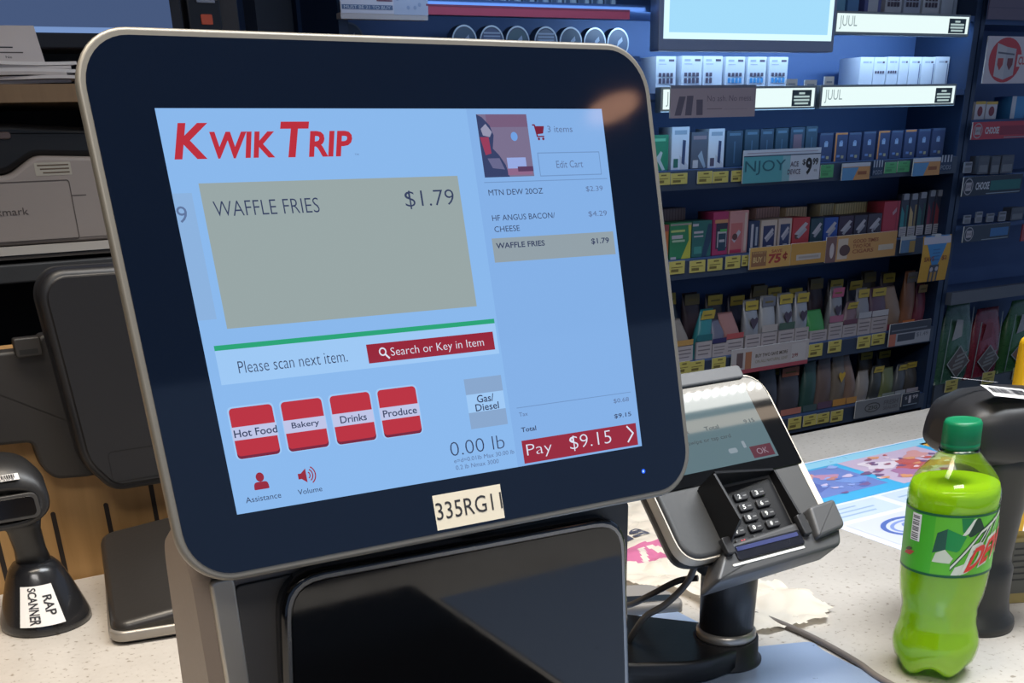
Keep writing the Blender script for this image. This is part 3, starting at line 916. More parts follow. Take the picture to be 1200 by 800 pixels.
# ------------------------------------------------------------------ black deactivator pad beside the kiosk
pd = thing('counter_pad', 'low black rounded pad with silver lower edge between the left scanner and the kiosk', 'scanner pad', (0.243, 1.215, 0.90), (0, 0, math.radians(-11)))
b = MB(); b.slab(rrect(-0.062, -0.115, 0.090, 0.095, 0.018), 0.004, 0.016, M((150, 144, 136), 0.35, 0.5), 0.003, 0.003); b.build('silver_base', pd, label='silver-grey lower shell')
b = MB(); b.slab(rrect(-0.056, -0.108, 0.084, 0.088, 0.015), 0.0, 0.0045, DARK_GREY); b.build('rubber_foot', pd)
b = MB(); ou = rrect(-0.059, -0.112, 0.087, 0.092, 0.018)
f = lambda x, y: 0.022 + 0.040 * max(0, (y + 0.112)) / 0.204 + 0.13 * (x + 0.059)
rs = [[(x, y, 0.016) for x, y in ou], [(x, y, f(x, y) - .006) for x, y in ou], [(x, y, f(x, y) - .002) for x, y in inset(ou, .002)], [(x, y, f(x, y)) for x, y in inset(ou, .007)]]
b.rings(rs, textured('black_leathery_plastic', (42, 39, 37), .33, 180, .12), smooth=True); b.build('top_shell', pd)

# ------------------------------------------------------------------ paper sheet and plastic bag on the counter
sh = thing('picture_sheet', 'printed sheet with blue pictures lying on the counter behind the green bottle', 'paper', (1.06, 0.80, 0.90))
b = MB(); b.slab([(-0.01, 0.0), (0.62, 0.0), (0.62, 0.41), (-0.01, 0.41)], 0.0, 0.0006, M((226, 230, 244), 0.3))
sheet = b.build('sheet', sh)
b = MB()
c = .0009
C_ = lambda r, g, b_: M((r, g, b_), 0.3)
b.rect(-0.01, 0.232, 0.62, 0.405, c, C_(70, 172, 222)); b.rect(-0.01, 0.378, 0.62, 0.402, c + .0001, C_(150, 206, 230))
b.rect(0.005, 0.262, 0.195, 0.372, c + .0001, C_(112, 132, 196)); b.rect(0.21, 0.246, 0.385, 0.378, c + .0001, C_(196, 176, 200)); b.rect(0.40, 0.256, 0.61, 0.384, c + .0001, C_(224, 170, 70))
def blob(cx, cy, r, n_, m, cc):
    k = random.random() * 6
    b.poly([(cx + r * (1 + .35 * math.sin(3 * t + k)) * math.cos(t), cy + r * .7 * (1 + .3 * math.cos(2 * t + k)) * math.sin(t)) for t in [2 * math.pi * i / n_ for i in range(n_)]], cc, m)
for (cx, cy, r, cl) in ((.05, .345, .026, (214, 150, 130)), (.12, .350, .030, (214, 156, 140)), (.165, .335, .022, (190, 140, 170)), (.10, .31, .036, (92, 108, 176)), (.19, .30, .028, (120, 150, 214)), (.04, .29, .02, (150, 170, 220)), (.29, .335, .034, (222, 210, 220)), (.35, .31, .042, (190, 96, 96)), (.41, .29, .030, (206, 110, 84)), (.30, .28, .034, (170, 120, 160)), (.40, .345, .026, (206, 150, 150)), (.49, .35, .024, (180, 120, 40)), (.55, .32, .032, (230, 190, 90)), (.56, .365, .020, (150, 90, 40))):
    c += .00002
    blob(cx * .87, cy, r * .87, 18, C_(*cl), c + .0002)
for k in range(70):
    c += .000004
    px_, py_ = random.uniform(.012, .375), random.uniform(.262, .368)
    blob(px_, py_, random.uniform(.004, .011), 10, C_(*random.choice(((96, 116, 190), (150, 170, 226), (120, 96, 150), (206, 190, 220), (190, 130, 120)) if px_ < .2 else ((190, 90, 84), (226, 206, 214), (150, 84, 110), (214, 150, 110), (120, 90, 130)))), c + .0002)
c = .0009
for (x0, y0, x1, y1) in ((0.005, .172, .125, .226), (0.14, .165, .36, .226), (.20, .03, .60, .150)):
    b.rect(x0, y0, x1, y1, c, C_(198, 212, 230))
    k = y0 + .012
    while k < y1 - .01:
        b.rect(x0 + .012, k, x1 - .02 - random.random() * .03, k + .004, c + .0001, C_(150, 176, 206)); k += .013
b.rect(0.003, .058, .165, .160, c, C_(206, 210, 238))
ro = [(0.075 + .048 * math.cos(t), .110 + .036 * math.sin(t)) for t in [2 * math.pi * i / 36 for i in range(36)]]
b.frame(ro, inset(ro, .007), c + .0002, C_(86, 110, 178)); ri = inset(ro, .012); b.frame(ri, inset(ri, .005), c + .0002, C_(130, 150, 206))
b.text('G', 0.060, .095, .086, .126, c + .0002, C_(120, 140, 200), .03)
b.text('1', 0.080, .10, .086, .12, c + .0003, C_(120, 140, 200), .03)
b.build('printed_pictures', sheet, label='blue, orange and red pictures with a round seal below')

bag = thing('plastic_bag', 'crumpled thin plastic bag with a pink print lying on the counter behind the card reader', 'bag', (0.80, 0.98, 0.9020))
film = translucent_mat('frosty_bag_film', (240, 230, 214), 0.25, 0.28)
pinkf = M((192, 104, 140), .45); inkf = M((60, 62, 78), .5)
out_b = [(-0.20, 0.24), (0.02, 0.26), (0.11, 0.235), (0.075, 0.10), (0.04, 0.03), (0.035, -0.09), (0.045, -0.175), (0.038, -0.215), (0.012, -0.232), (-0.03, -0.225), (-0.075, -0.215), (-0.06, -0.10), (-0.10, -0.03), (-0.17, 0.05), (-0.24, 0.14)]
def inside(x, y, P_):
    r = False
    for i in range(len(P_)):
        (x1, y1), (x2, y2) = P_[i - 1], P_[i]
        if (y1 > y) != (y2 > y) and x < (x2 - x1) * (y - y1) / (y2 - y1) + x1: r = not r
    return r
pinkP = [(-0.055, 0.060), (0.030, 0.050), (0.010, -0.004), (-0.080, 0.016)]
from mathutils import noise as nz
NX, NY = 110, 150
gx = [-0.25 + 0.37 * i / NX for i in range(NX + 1)]; gy = [-0.24 + 0.51 * j / NY for j in range(NY + 1)]
def hgt(x, y):
    e = 1.0
    q = abs(nz.noise((x * 16, y * 16, 1.3))) * .020 + abs(nz.noise((x * 40 + 3, y * 34, 4.3))) * .008
    return .0012 + q * .75
b = MB(); vid = {}
vs = []; fs_ = {0: [], 1: []}
for j in range(NY):
    for i in range(NX):
        x = (gx[i] + gx[i + 1]) / 2; y = (gy[j] + gy[j + 1]) / 2
        if inside(x + .006 * nz.noise((x * 50, y * 50, 0)), y + .006 * nz.noise((x * 50, y * 50, 9)), out_b):
            q = []
            for a_, b_ in ((i, j), (i + 1, j), (i + 1, j + 1), (i, j + 1)):
                if (a_, b_) not in vid:
                    vid[(a_, b_)] = len(vs); vs.append((gx[a_], gy[b_], hgt(gx[a_], gy[b_])))
                q.append(vid[(a_, b_)])
            white_v = abs((x + .028) - (y - .03) * .5) < .005 or abs((x + .002) + (y - .03) * .25) < .005
            fs_[1 if inside(x, y, pinkP) and not (white_v and -.0 < y < .045) else 0].append(tuple(q))
b.add(vs, fs_[0], film, True); b.add(vs, fs_[1], pinkf, True)
bf = b.build('bag_film', bag)
b = MB(lambda u, v, c: (u, v, hgt(u, v) + c)); b.text('nis', -0.052, .076, .022, .104, .0012, inkf, .03); b.build('bag_lettering', bf, label='dark printed letters above the pink patch')

# yellow holder and small box at the right edge
yh = thing('yellow_sign_holder', 'bright yellow upright holder at the right edge behind the scanner', 'holder', (1.107, 0.762, 0.90))
b = MB(); b.slab(rrect(-.03, -.02, .03, .02, .006), 0.0, .006, YELLOW, .002); b.build('holder_base', yh)
b = MB(FRONT); b.slab(rrect(-.022, .004, .03, .26, .008), -.006, .006, M((232, 180, 20), .45), .002); b.build('holder_panel', yh)
sb = thing('small_carton', 'small grey and gold printed carton beside the foot of the right-hand scanner', 'box', (1.020, 0.672, 0.90), (0, 0, math.radians(-24)))
b = MB(FRONT); b.slab(rrect(-.026, .0, .03, .075, .001, 2), -.02, .0, M((168, 150, 92), .5), .001); cbx = b.build('carton', sb)
b = MB(FRONT); b.rect(-.018, .012, .028, .07, .0006, M((92, 92, 84), .5))
for k in range(6): b.rect(-.012, .062 - k * .007, .024, .064 - k * .007, .0009, M((40, 42, 40), .5))
b.build('print_panel', cbx, label='grey printed panel with dark lines')
# ------------------------------------------------------------------ black terminal seen from behind, left of the kiosk
bt = thing('cashier_terminal', 'black cashier terminal seen from behind, fixed above the wood panel left of the kiosk', 'terminal', (0.22, 1.35, 1.02))
bm1 = textured('matte_black_plastic', (40, 37, 35), 0.5, 160, 0.1); bm2 = textured('black_plastic_shell', (30, 30, 33), 0.42, 160, 0.1)
X = lambda pts: [(x - .22, z - 1.02) for x, z in pts]
b = MB(FRONT)
b.slab(rpoly(X([(0.06, 1.174), (0.06, 1.079), (0.154, 1.074), (0.158, 1.044), (0.170, 1.029), (0.204, 1.026), (0.30, 1.03), (0.30, 1.20), (0.185, 1.187), (0.178, 1.174)]), [.004, .012, .006, .008, .008, .004, .004, .004, .004, .004], 4), 0.001, 0.022, bm1, 0.004)
b.build('lower_housing', bt)
b = MB(FRONT); b.slab(rrect(-0.064, 0.148, -0.036, 0.168, .003), 0.022, 0.034, bm1, 0.002); cl = b.build('clip', bt)
b = MB(FRONT); b.rect(-0.060, 0.151, -0.041, 0.156, 0.0343, M((8, 8, 8), .8)); b.build('clip_slot', cl)
b = MB(FRONT)
b.slab(rpoly(X([(0.224, 1.013), (0.197, 1.050), (0.187, 1.236), (0.206, 1.256), (0.42, 1.253), (0.42, 1.011)]), [.014, .016, .014, .012, .004, .004], 5), 0.020, 0.058, bm2, 0.009, 0.0, 5)
rs_ = b.build('rear_shell', bt)
b = MB(FRONT); o_ = rrect(0.005, 0.004, 0.19, 0.040, .006); b.frame(o_, inset(o_, .0012), 0.0583, M((10, 10, 11), .6)); b.build('port_cover', rs_)

# ------------------------------------------------------------------ hutch with shelves behind the counter
hut = thing('back_hutch', 'dark hutch with a pale-edged shelf and a wooden shelf behind the counter at left', 'shelf unit', (-0.1, 1.80, 0.0))
dk = textured('dark_brown_laminate', (44, 37, 34), 0.6, 60, 0.05)
b = MB(); b.box(-0.9, 0.42, 0.0, 0.62, 0.44, 2.0, dk); b.build('back_board', hut)
b = MB(); b.box(-0.9, 0.0, 1.228, 0.60, 0.42, 1.243, M((92, 84, 76), .5)); lsh = b.build('lower_shelf', hut)
b = MB(); b.box(-0.9, -0.004, 1.234, 0.60, 0.0, 1.2455, M((214, 204, 190), .4)); b.build('shelf_edge', lsh, label='pale front edge of the lower shelf')
b = MB(); b.box(-0.9, 0.0, 1.426, 0.60, 0.42, 1.448, wood_mat('oak_shelf_wood', (128, 100, 70), (146, 116, 82))); b.build('upper_shelf', hut)
b = MB(); b.box(-0.9, 0.02, 0, 0.60, 0.40, 1.02, dk); b.build('cabinet', hut)
b = MB(); b.box(0.601, 0.0, 0.0, 0.62, 0.42, 1.44, dk); b.build('side_board', hut)
dr = tag(MB().build('drawer_front'), 'dark grey drawer front', 'drawer') if False else None
b = MB(FRONT); b.slab(rrect(-0.75, 1.196, 0.575, 1.222, .003), -.38, .0, M((70, 69, 68), .45), .003); b.build('keyboard_drawer', hut, label='dark grey drawer under the lower shelf')

# printer
pr = thing('office_printer', 'beige-grey office printer with black top standing on the hutch shelf at far left', 'printer', (0.20, 1.83, 1.2438))
pm = textured('warm_grey_printer_shell', (172, 158, 148), 0.55, 140, 0.06)
b = MB(FRONT)
b.slab(rpoly([(-0.195, 0.0), (0.192, 0.0), (0.192, 0.112), (0.10, 0.1165), (0.062, 0.092), (-0.062, 0.092), (-0.10, 0.1165), (-0.195, 0.112)], [.006, .006, .012, .012, .012, .012, .012, .012], 4), -0.30, 0.0, pm, 0.006)
shell = b.build('printer_shell', pr)
o2 = rrect(-0.145, 0.004, 0.140, 0.084, 0.004)
b = MB(FRONT); b.frame(o2, inset(o2, .0014), .0006, M((96, 86, 80), .6)); b.rect(.140, .062, .160, .0632, .0006, M((96, 86, 80), .6)); b.build('tray_door', shell, label='front tray door outlined by a thin seam')
b = MB(FRONT); b.text('Lexmark', 0.016, 0.0405, 0.076, 0.0500, .0008, M((92, 82, 78), .6)); b.build('maker_name', shell, label='maker name in dark letters on the tray door')
b = MB(FRONT); b.slab(rrect(.096, .090, .146, .107, .002), 0, .0005, M((196, 186, 168), .7))
for k in range(3): b.rect(.100 + .003 * k, .1025 - k * .0048, .143, .1043 - k * .0048, .0008, M((110, 92, 76), .7))
b.build('warning_sticker', shell, label='small cream sticker with lines of print')
b = MB(FRONT); b.slab(rpoly([(-0.19, 0.108), (-0.10, 0.116), (-0.06, 0.094), (0.06, 0.094), (0.10, 0.116), (0.19, 0.112), (0.188, 0.150), (0.08, 0.158), (-0.19, 0.158)], .006, 3), -0.28, -0.012, M((24, 23, 24), .4), .008); b.build('top_cover', pr, label='black curved top cover')
b = MB(FRONT); b.slab(rrect(-0.05, .138, .075, .1475, .004), -.02, -.008, M((110, 92, 88), .4), .002); b.build('paper_lip', pr)

# papers and letter on the wooden shelf
stk = thing('paper_stack', 'messy stack of white papers on the wooden shelf at the top left', 'papers', (0.28, 1.805, 1.4498))
for k, (dx, dy, rz, c_) in enumerate(((-.004, .02, .04, (206, 198, 194)), (.006, .012, -.06, (222, 214, 210)), (-.010, .004, .10, (198, 188, 182)), (.004, .018, .02, (228, 222, 218)), (.0, .026, -.03, (214, 206, 202)), (.008, .02, .05, (230, 224, 220)))):
    b = MB()
    n = 8; vv = []; ff = []
    for i in range(n + 1):
        x = -.11 + .20 * i / n
        zz = .0045 * k + .0008 * math.sin(i + k)
        for y in (-.008, .15): vv += [(x, y, zz)]
    for i in range(n): ff.append((2 * i, 2 * i + 2, 2 * i + 3, 2 * i + 1))
    o = len(vv); vv += [(x, y, z + .004) for x, y, z in vv]; ff += [tuple(o + q for q in f_) for f_ in ff]
    for i in range(n): ff += [(2 * i, 2 * i + 2, o + 2 * i + 2, o + 2 * i), (2 * i + 1, 2 * i + 3, o + 2 * i + 3, o + 2 * i + 1)]
    ff += [(0, 1, o + 1, o), (2 * n, 2 * n + 1, o + 2 * n + 1, o + 2 * n)]
    b.add(vv, ff, M(c_, .8))
    b.build('sheet', stk, (dx, dy, 0), (0, 0, rz))
lt = thing('printed_letter', 'upright printed letter leaning above the paper stack at the top left', 'paper', (0.28, 1.842, 1.4766), (math.radians(-14), 0, 0))
b = MB(FRONT); b.slab(rpoly([(-.14, 0), (.060, 0), (.056, .046), (-.14, .044)], 0), -.0004, .0004, M((212, 202, 198), .8)); lp = b.build('page', lt)
b = MB(FRONT); b.rect(-.03, .0175, .022, .0190, .0007, INK); b.rect(-.03, .011, .034, .0125, .0007, M((90, 80, 80), .7)); b.text('Ne', .010, .0045, .018, .0075, .0007, INK); b.build('page_print', lp)

# monitor at the very top left
mo_ = thing('desktop_monitor', 'black desktop monitor with dim blue screen on the wooden shelf at top left', 'monitor', (0.26, 2.03, 1.4484))
b = MB(); b.slab(rrect(-.11, -.05, .11, .09, .02), 0, .010, SATIN_BLACK, .003); b.build('stand_foot', mo_)
b = MB(FRONT); b.slab(rrect(-.04, .008, .04, .2, .004), -.05, -.03, SATIN_BLACK, .002); b.build('stand_neck', mo_)
b = MB(FRONT); b.slab(rrect(-.22, .052, .318, .40, .006), -.03, .07, M((26, 25, 32), .4), .003)
mb_ = b.build('casing', mo_)
b = MB(FRONT); b.rect(-.205, .073, .300, .385, .0705, M((74, 94, 134), .3, 0, .8)); b.rect(-.205, .073, .300, .0805, .0709, M((126, 158, 212), .3, 0, .85))
b.build('monitor_screen', mb_, label='dim blue screen with a pale task bar along its lower edge')
b = MB(FRONT)
for x in (.246, .255, .262, .272, .280): b.rect(x, .063, x + .004, .066, .0705, M((120, 130, 190), .5))
b.build('status_marks', mb_)

# handheld device on a charger column
hdv = thing('handheld_scanner', 'black handheld device with orange square hanging beside the top left monitor', 'device', (0.632, 2.03, 1.340))
b = MB(FRONT); b.slab(rrect(-.050, .0, .060, .36, .006), -.03, .0, M((48, 47, 52), .55), .003); b.build('charger_column', hdv, label='dark grey column behind the device')
b = MB(FRONT); b.slab(rrect(-.032, .160, .024, .34, .008), 0, .022, M((20, 21, 28), .35), .004); hb_ = b.build('device_body', hdv)
b = MB(FRONT); b.slab(rrect(-.011, .199, .008, .2135, .002), .021, .024, M((214, 92, 62), .4), .001); b.build('orange_square', hb_, label='orange square panel')
for x in (-.018, -.004, .010):
    b = MB(FRONT); b.slab(rrect(x - .0045, .177, x + .0045, .186, .002), .021, .024, M((92, 96, 118), .35), .001); b.build('button', hb_)
b = MB(FRONT); b.slab(rrect(-.015, .229, .015, .234, .001), .021, .025, M((150, 156, 172), .3), .001); b.slab(rrect(-.030, .236, -.016, .252, .004), .02, .026, M((206, 194, 176), .4), .002); b.slab(rrect(.012, .233, .022, .243, .004), .02, .026, M((206, 194, 176), .4), .002); b.build('metal_clips', hb_, label='pale metal clips above the orange square')
# ------------------------------------------------------------------ tobacco display behind the counter (sizes in mm: x0, x1, z0, z1)
PX = {}
PX['vape pack lower'] = (2.260, [(1727,1785,1440,1515),(1800,1861,1440,1516),(1863,1922,1440,1516),(1930,1990,1440,1515),(1998,2057,1440,1515),(2065,2126,1440,1515)])
PX['clips'] = (2.200, [(2067,2103,1448,1466),(2127,2166,1447,1464),(2191,2222,1451,1471)])
PX['sign lit lower L'] = (2.170, [(1674,2138,1401,1451)])
PX['card'] = (2.150, [(1685,1930,1389,1453)])
PX['sign lit lower R'] = (2.170, [(2151,2629,1402,1452)])
PX['sign lit top'] = (2.170, [(2177,2646,1556,1604)])
PX['white packs R'] = (2.260, [(2367,2416,1440,1516),(2419,2468,1440,1516),(2471,2522,1440,1517),(2525,2576,1440,1517),(2579,2631,1440,1517),(2634,2687,1440,1517),(2691,2745,1440,1518)])
PX['top packs'] = (2.260, [(2258,2298,1606,1671),(2304,2344,1606,1672),(2362,2421,1606,1675),(2433,2493,1606,1677),(2499,2561,1606,1679),(2568,2631,1606,1681),(2637,2682,1606,1683),(2685,2718,1606,1684)])
PX['lit screen'] = (2.120, [(1637,2120,1538,1675)])
PX['B'] = (2.220, [(1693,1740,1283,1357),(1747,1800,1283,1372),(1805,1856,1283,1360),(1856,1906,1283,1366),(1911,1962,1283,1361),(1967,2013,1283,1362),(2016,2060,1283,1362),(2065,2107,1283,1363),(2113,2161,1283,1364),(2164,2204,1283,1365),(2212,2259,1283,1349),(2264,2310,1283,1349),(2312,2358,1283,1348),(2364,2410,1283,1349),(2416,2461,1283,1350),(2464,2509,1283,1349),(2515,2560,1283,1350),(2566,2613,1283,1350),(2619,2670,1283,1351)])
PX['B tags'] = (2.190, [(1679,1723,1254,1279),(1725,1773,1254,1277),(1803,1847,1252,1278),(1849,1896,1252,1276),(1906,1941,1252,1276),(2194,2238,1249,1278),(2420,2464,1250,1276),(2467,2512,1251,1277)])
PX['B signs'] = (2.180, [(1932,2180,1247,1318),(2259,2356,1240,1279),(2515,2617,1240,1282)])
PX['B sticks'] = (2.190, [(2377,2415,1246,1282),(2630,2677,1248,1286)])
PX['C'] = (2.230, [(1733,1757,1086,1165),(1759,1825,1086,1168),(1827,1889,1086,1168),(1891,1941,1086,1185),(1943,2005,1086,1184),(2007,2044,1086,1158),(2047,2102,1086,1157),(2105,2152,1086,1158),(2154,2214,1086,1157),(2217,2262,1086,1152),(2265,2315,1086,1151),(2317,2371,1086,1152),(2374,2422,1086,1151),(2424,2477,1086,1152),(2479,2542,1086,1179)])
PX['C back'] = (2.300, [(1790,1862,1086,1195),(2090,2173,1086,1181),(2193,2269,1086,1176),(2315,2365,1086,1179),(2371,2491,1086,1177),(2494,2547,1086,1168)])
PX['C tubes'] = (2.230, [(2545,2575,1086,1195),(2578,2609,1086,1194),(2612,2643,1086,1196),(2650,2677,1086,1199),(2680,2712,1086,1198)])
PX['C tags'] = (2.190, [(1729,1776,1058,1087),(1791,1839,1057,1084),(1847,1893,1057,1084),(1903,1950,1057,1086),(1955,1977,1060,1085)])
PX['C signs'] = (2.180, [(1971,2106,1051,1101),(2107,2227,1051,1102),(2228,2485,1048,1110),(2505,2559,1052,1093)])
PX['C flag'] = (2.140, [(2530,2640,977,1098)])
PX['D'] = (2.220, [(1782,1837,843,946),(1847,1898,843,960),(1900,1946,843,931),(1945,2003,843,946),(2009,2062,843,970),(2064,2119,843,975),(2124,2180,843,976),(2182,2232,843,974),(2237,2301,843,923),(2306,2358,843,976),(2360,2413,843,932),(2416,2466,843,964),(2468,2533,843,962),(2532,2592,843,959),(2594,2643,843,994),(2646,2721,843,955)])
PX['D tags'] = (2.190, [(1764,1805,820,850),(1805,1852,819,847),(1877,1922,817,847),(2210,2260,811,844),(2281,2330,814,845),(2391,2441,813,845),(2446,2497,816,846)])
PX['D signs'] = (2.180, [(1933,2198,799,862),(2503,2669,807,867)])
PX['E'] = (2.220, [(2080,2148,654,794),(2153,2230,654,784),(2236,2288,654,790),(2291,2347,654,797),(2350,2401,654,799),(2403,2444,654,789),(2447,2496,654,737),(2499,2545,654,745),(2547,2598,654,734),(2600,2644,654,738),(2650,2718,654,741)])
PX['E tags'] = (2.190, [(2158,2206,623,655),(2214,2263,624,654),(2265,2312,624,652),(2318,2365,621,652)])
PX['E signs'] = (2.180, [(2402,2582,621,669),(2588,2661,629,666)])
PX['R packs'] = (2.240, [(2799,2841,1368,1412),(2844,2891,1368,1411),(2947,3010,1368,1423)])
PX['R signs'] = (2.180, [(2737,3015,1452,1560),(2722,2970,1597,1680),(2725,3055,1320,1362),(2720,2966,1181,1229),(2751,2946,1062,1104)])
PX['R clips'] = (2.190, [(2727,2758,1239,1266),(2783,2826,1234,1279),(2836,2872,1232,1277),(2879,2930,1232,1278),(2757,2785,1110,1132),(2806,2832,1110,1138),(2853,2883,1109,1131),(2904,2934,1108,1133),(2956,3010,1107,1141),(3018,3088,1048,1094)])
PX['R bags'] = (2.240, [(2804,2963,646,882),(2944,3100,646,855),(3096,3281,646,864)])
PX['R tags'] = (2.190, [(2782,2836,643,678),(2946,3002,645,681),(3089,3148,642,679)])
PX['cans'] = (2.300, [(1232,1289,1517,1560),(1297,1355,1516,1559),(1359,1419,1514,1558),(1429,1491,1513,1558),(1493,1555,1513,1559),(1555,1620,1512,1558),(1617,1683,1511,1557),(979,1030,1517,1558)])
PX['top left signs'] = (2.170, [(934,1041,1575,1637),(1041,1113,1574,1639),(933,1112,1566,1576),(1109,1586,1576,1593)])
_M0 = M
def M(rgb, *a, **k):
    """shop shelf colours, muted by mixing in an even blue-grey"""
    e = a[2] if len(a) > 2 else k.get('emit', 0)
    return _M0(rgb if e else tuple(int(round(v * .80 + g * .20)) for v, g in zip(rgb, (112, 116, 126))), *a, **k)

PX['white packs R'][1][6] = (2691, 2697 - 0, 1440, 1518) if False else (2645, 2697, 1440, 1518)
PX['white packs R'][1][5] = (2592, 2643, 1440, 1517)
PX['white packs R'][1][4] = (2545, 2590, 1440, 1517)
PX['white packs R'][1][3] = (2508, 2544, 1440, 1517)
PX['white packs R'][1][2] = (2464, 2506, 1440, 1517)
PX['white packs R'][1][1] = (2417, 2462, 1440, 1516)
PX['D'][1][15] = (2648, 2690, 843, 955)
PX['E'][1][10] = (2648, 2698, 654, 741)
PX['top packs'][1][7] = (2683, 2698, 1606, 1684)
navy = textured('hazed_navy_shelf', (66, 94, 142), 0.6, 60, 0.05)  # navy lightened so the blue glare haze sits in the colour
navy2 = textured('dark_navy_shelf_edge', (34, 54, 86), 0.5, 60, 0.05)
ds = thing('tobacco_display', 'dark navy shelf unit full of tobacco products behind the counter', 'shelf unit', (2.0, 2.20, 0.0))
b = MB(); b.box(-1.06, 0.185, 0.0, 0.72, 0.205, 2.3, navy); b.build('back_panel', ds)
b = MB(); b.box(0.70, 0.0, 0.0, 0.72, 0.185, 2.3, navy2); b.build('side_panel', ds)
b = MB(); b.box(-1.06, 0.0, 0.0, -1.04, 0.185, 2.3, navy2); b.build('side_panel', ds)
for z, th, x0 in ((1.606, .012, -1.04), (1.44, .012, -.45), (1.283, .012, -.45), (1.086, .012, -.45), (0.843, .012, -.45), (0.654, .012, -.45), (1.512, .010, -1.04)):
    x1 = .70 if z != 1.512 else -.36
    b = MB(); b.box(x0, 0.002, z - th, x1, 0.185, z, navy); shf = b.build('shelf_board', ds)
    if z < 1.3:
        b = MB(); b.box(x0, -0.006, z - .042, x1, 0.002, z - .001, M((40, 54, 78), 0.4)); b.build('price_rail', shf)
b = MB(); b.box(-.45, 0.0, 0.0, .70, 0.18, 0.60, navy2); b.build('base_cabinet', ds)
b = MB(); b.box(-.47, 0.0, 0.6, -.45, 0.185, 1.495, navy2); b.build('divider_panel', ds)

def front_thing(name, x0, x1, z0, z1, y):
    return Vector(((x0 + x1) / 2000, y, z0 / 1000 + .0005)), (x1 - x0) / 1000, (z1 - z0) / 1000

def card(name, key, i, label, cat, group, paint, th=.003, mat=None, edge=.001):
    """a flat sign or ticket at its real thickness; paint(b, w, h) draws on its face"""
    y, L = PX[key]
    p, w, h = front_thing(name, *L[i], y)
    b = MB(FRONT)
    b.slab(rrect(-w / 2, 0, w / 2, h, edge, 2), -th, 0, mat or PAPER)
    if paint: paint(b, w, h)
    o = b.build(name, None, p)
    return tag(o, label, cat, group)

def pack(key, i, label, body, deco=None, depth=.05, group=None, name='product_pack', cat='pack', back=.0):
    y, L = PX[key]
    p, w, h = front_thing(name, *L[i], y)
    w -= .002
    b = MB(FRONT)
    b.slab(rrect(-w / 2, 0, w / 2, h, .0012, 2), -depth, 0, body, .0008)
    if deco:
        for k, d in enumerate(deco):
            c = .0003 + .0002 * k
            if d[0] == 'r':
                _, a0, c0, a1, c1, m = d
                b.rect(-w / 2 + a0 * w, c0 * h, -w / 2 + a1 * w, c1 * h, c, m)
            elif d[0] == 'p':
                b.poly([(-w / 2 + q[0] * w, q[1] * h) for q in d[1]], c, d[2])
            elif d[0] == 'e':
                b.disc(-w / 2 + d[1] * w, d[2] * h, d[3] * w, c, d[5], 16, d[4] * h)
            elif d[0] == 't':
                b.text(d[1], -w / 2 + d[2] * w, d[3] * h, -w / 2 + d[4] * w, d[5] * h, c, d[6], .02)
    o = b.build(name, None, p)
    return tag(o, label, cat, group)

Wp = M((222, 228, 240), 0.5); K1 = M((74, 62, 84), .6); G1 = M((168, 178, 196), .6); cy = M((60, 150, 214), .5); cream = M((226, 214, 178), .6)
def vape(dot1, dot2, left=False):
    d = [('r', .12, .86, .42, .92, G1), ('r', .62, .86, .9, .92, K1), ('r', .12, .78, .5, .80, G1)]
    for k in range(2 if left else 4):
        d.append(('r', .12 + .19 * k, .46, .26 + .19 * k, .56, dot1)); d.append(('r', .12 + .19 * k, .28, .26 + .19 * k, .42, dot2))
    return d
y0, L0 = PX['vape pack lower']
desc = ['first vape pack from the left above the cut-out card, white with black dots', 'second white vape pack from the left above the cut-out card, black dots', 'third white vape pack above the cut-out card, with only four dots', 'fourth white vape pack from the left, first one with blue dots', 'fifth white vape pack from the left, middle one with blue dots', 'sixth white vape pack from the left, last one with blue dots']
for i in range(6):
    pack('vape pack lower', i, desc[i], Wp, vape(K1, cy if i > 2 else K1, i == 2), .07, 'white vape packs above the left lit strip', 'vape_pack')
for i in range(7):
    pack('white packs R', i, 'tall white vape pack above the right lower lit strip, %s from the left' % ORD[i], Wp,
         [('r', .2, .82, .62, .88, G1), ('r', .66, .82, .84, .88, K1 if i in (1, 3, 4, 5, 6) else G1)] + ([('r', .1 + .2 * k, .52, .24 + .2 * k, .60, K1) for k in range(4)] if i in (1, 2) else []) + ([('r', .84, 0, .92, .8, M((110, 120, 150), .6))] if i > 3 else []),
         .07, 'white vape packs above the right lit strip', 'vape_pack')
tp = [((120, 190, 226), None), ((90, 150, 214), None), ((96, 104, 176), [('r', .2, .1, .8, .5, Wp)]), ((226, 230, 240), vape(K1, K1)), ((200, 210, 232), vape(K1, K1)), ((222, 228, 240), vape(K1, K1)), ((206, 220, 238), None), ((180, 200, 226), None)]
tn = ['pale blue', 'mid blue', 'purple', 'white black-dotted', 'pale grey black-dotted', 'white double-dotted', 'bluish white', 'narrow grey-blue']
for i in range(8):
    pack('top packs', i, '%s pack standing above the topmost lit strip, %s from the left' % (tn[i], ORD[i]), M(tp[i][0], .5), tp[i][1], .07, 'packs above the top lit strip', 'vape_pack')
for i in range(3):
    card('price_clip', 'clips', i, 'small white price clip above the lit strips, %s from the left' % ORD[i], 'clip', 'clips above the lit strips', lambda b, w, h: b.rect(-w * .3, h * .3, w * .3, h * .5, .0004, G1), .004)

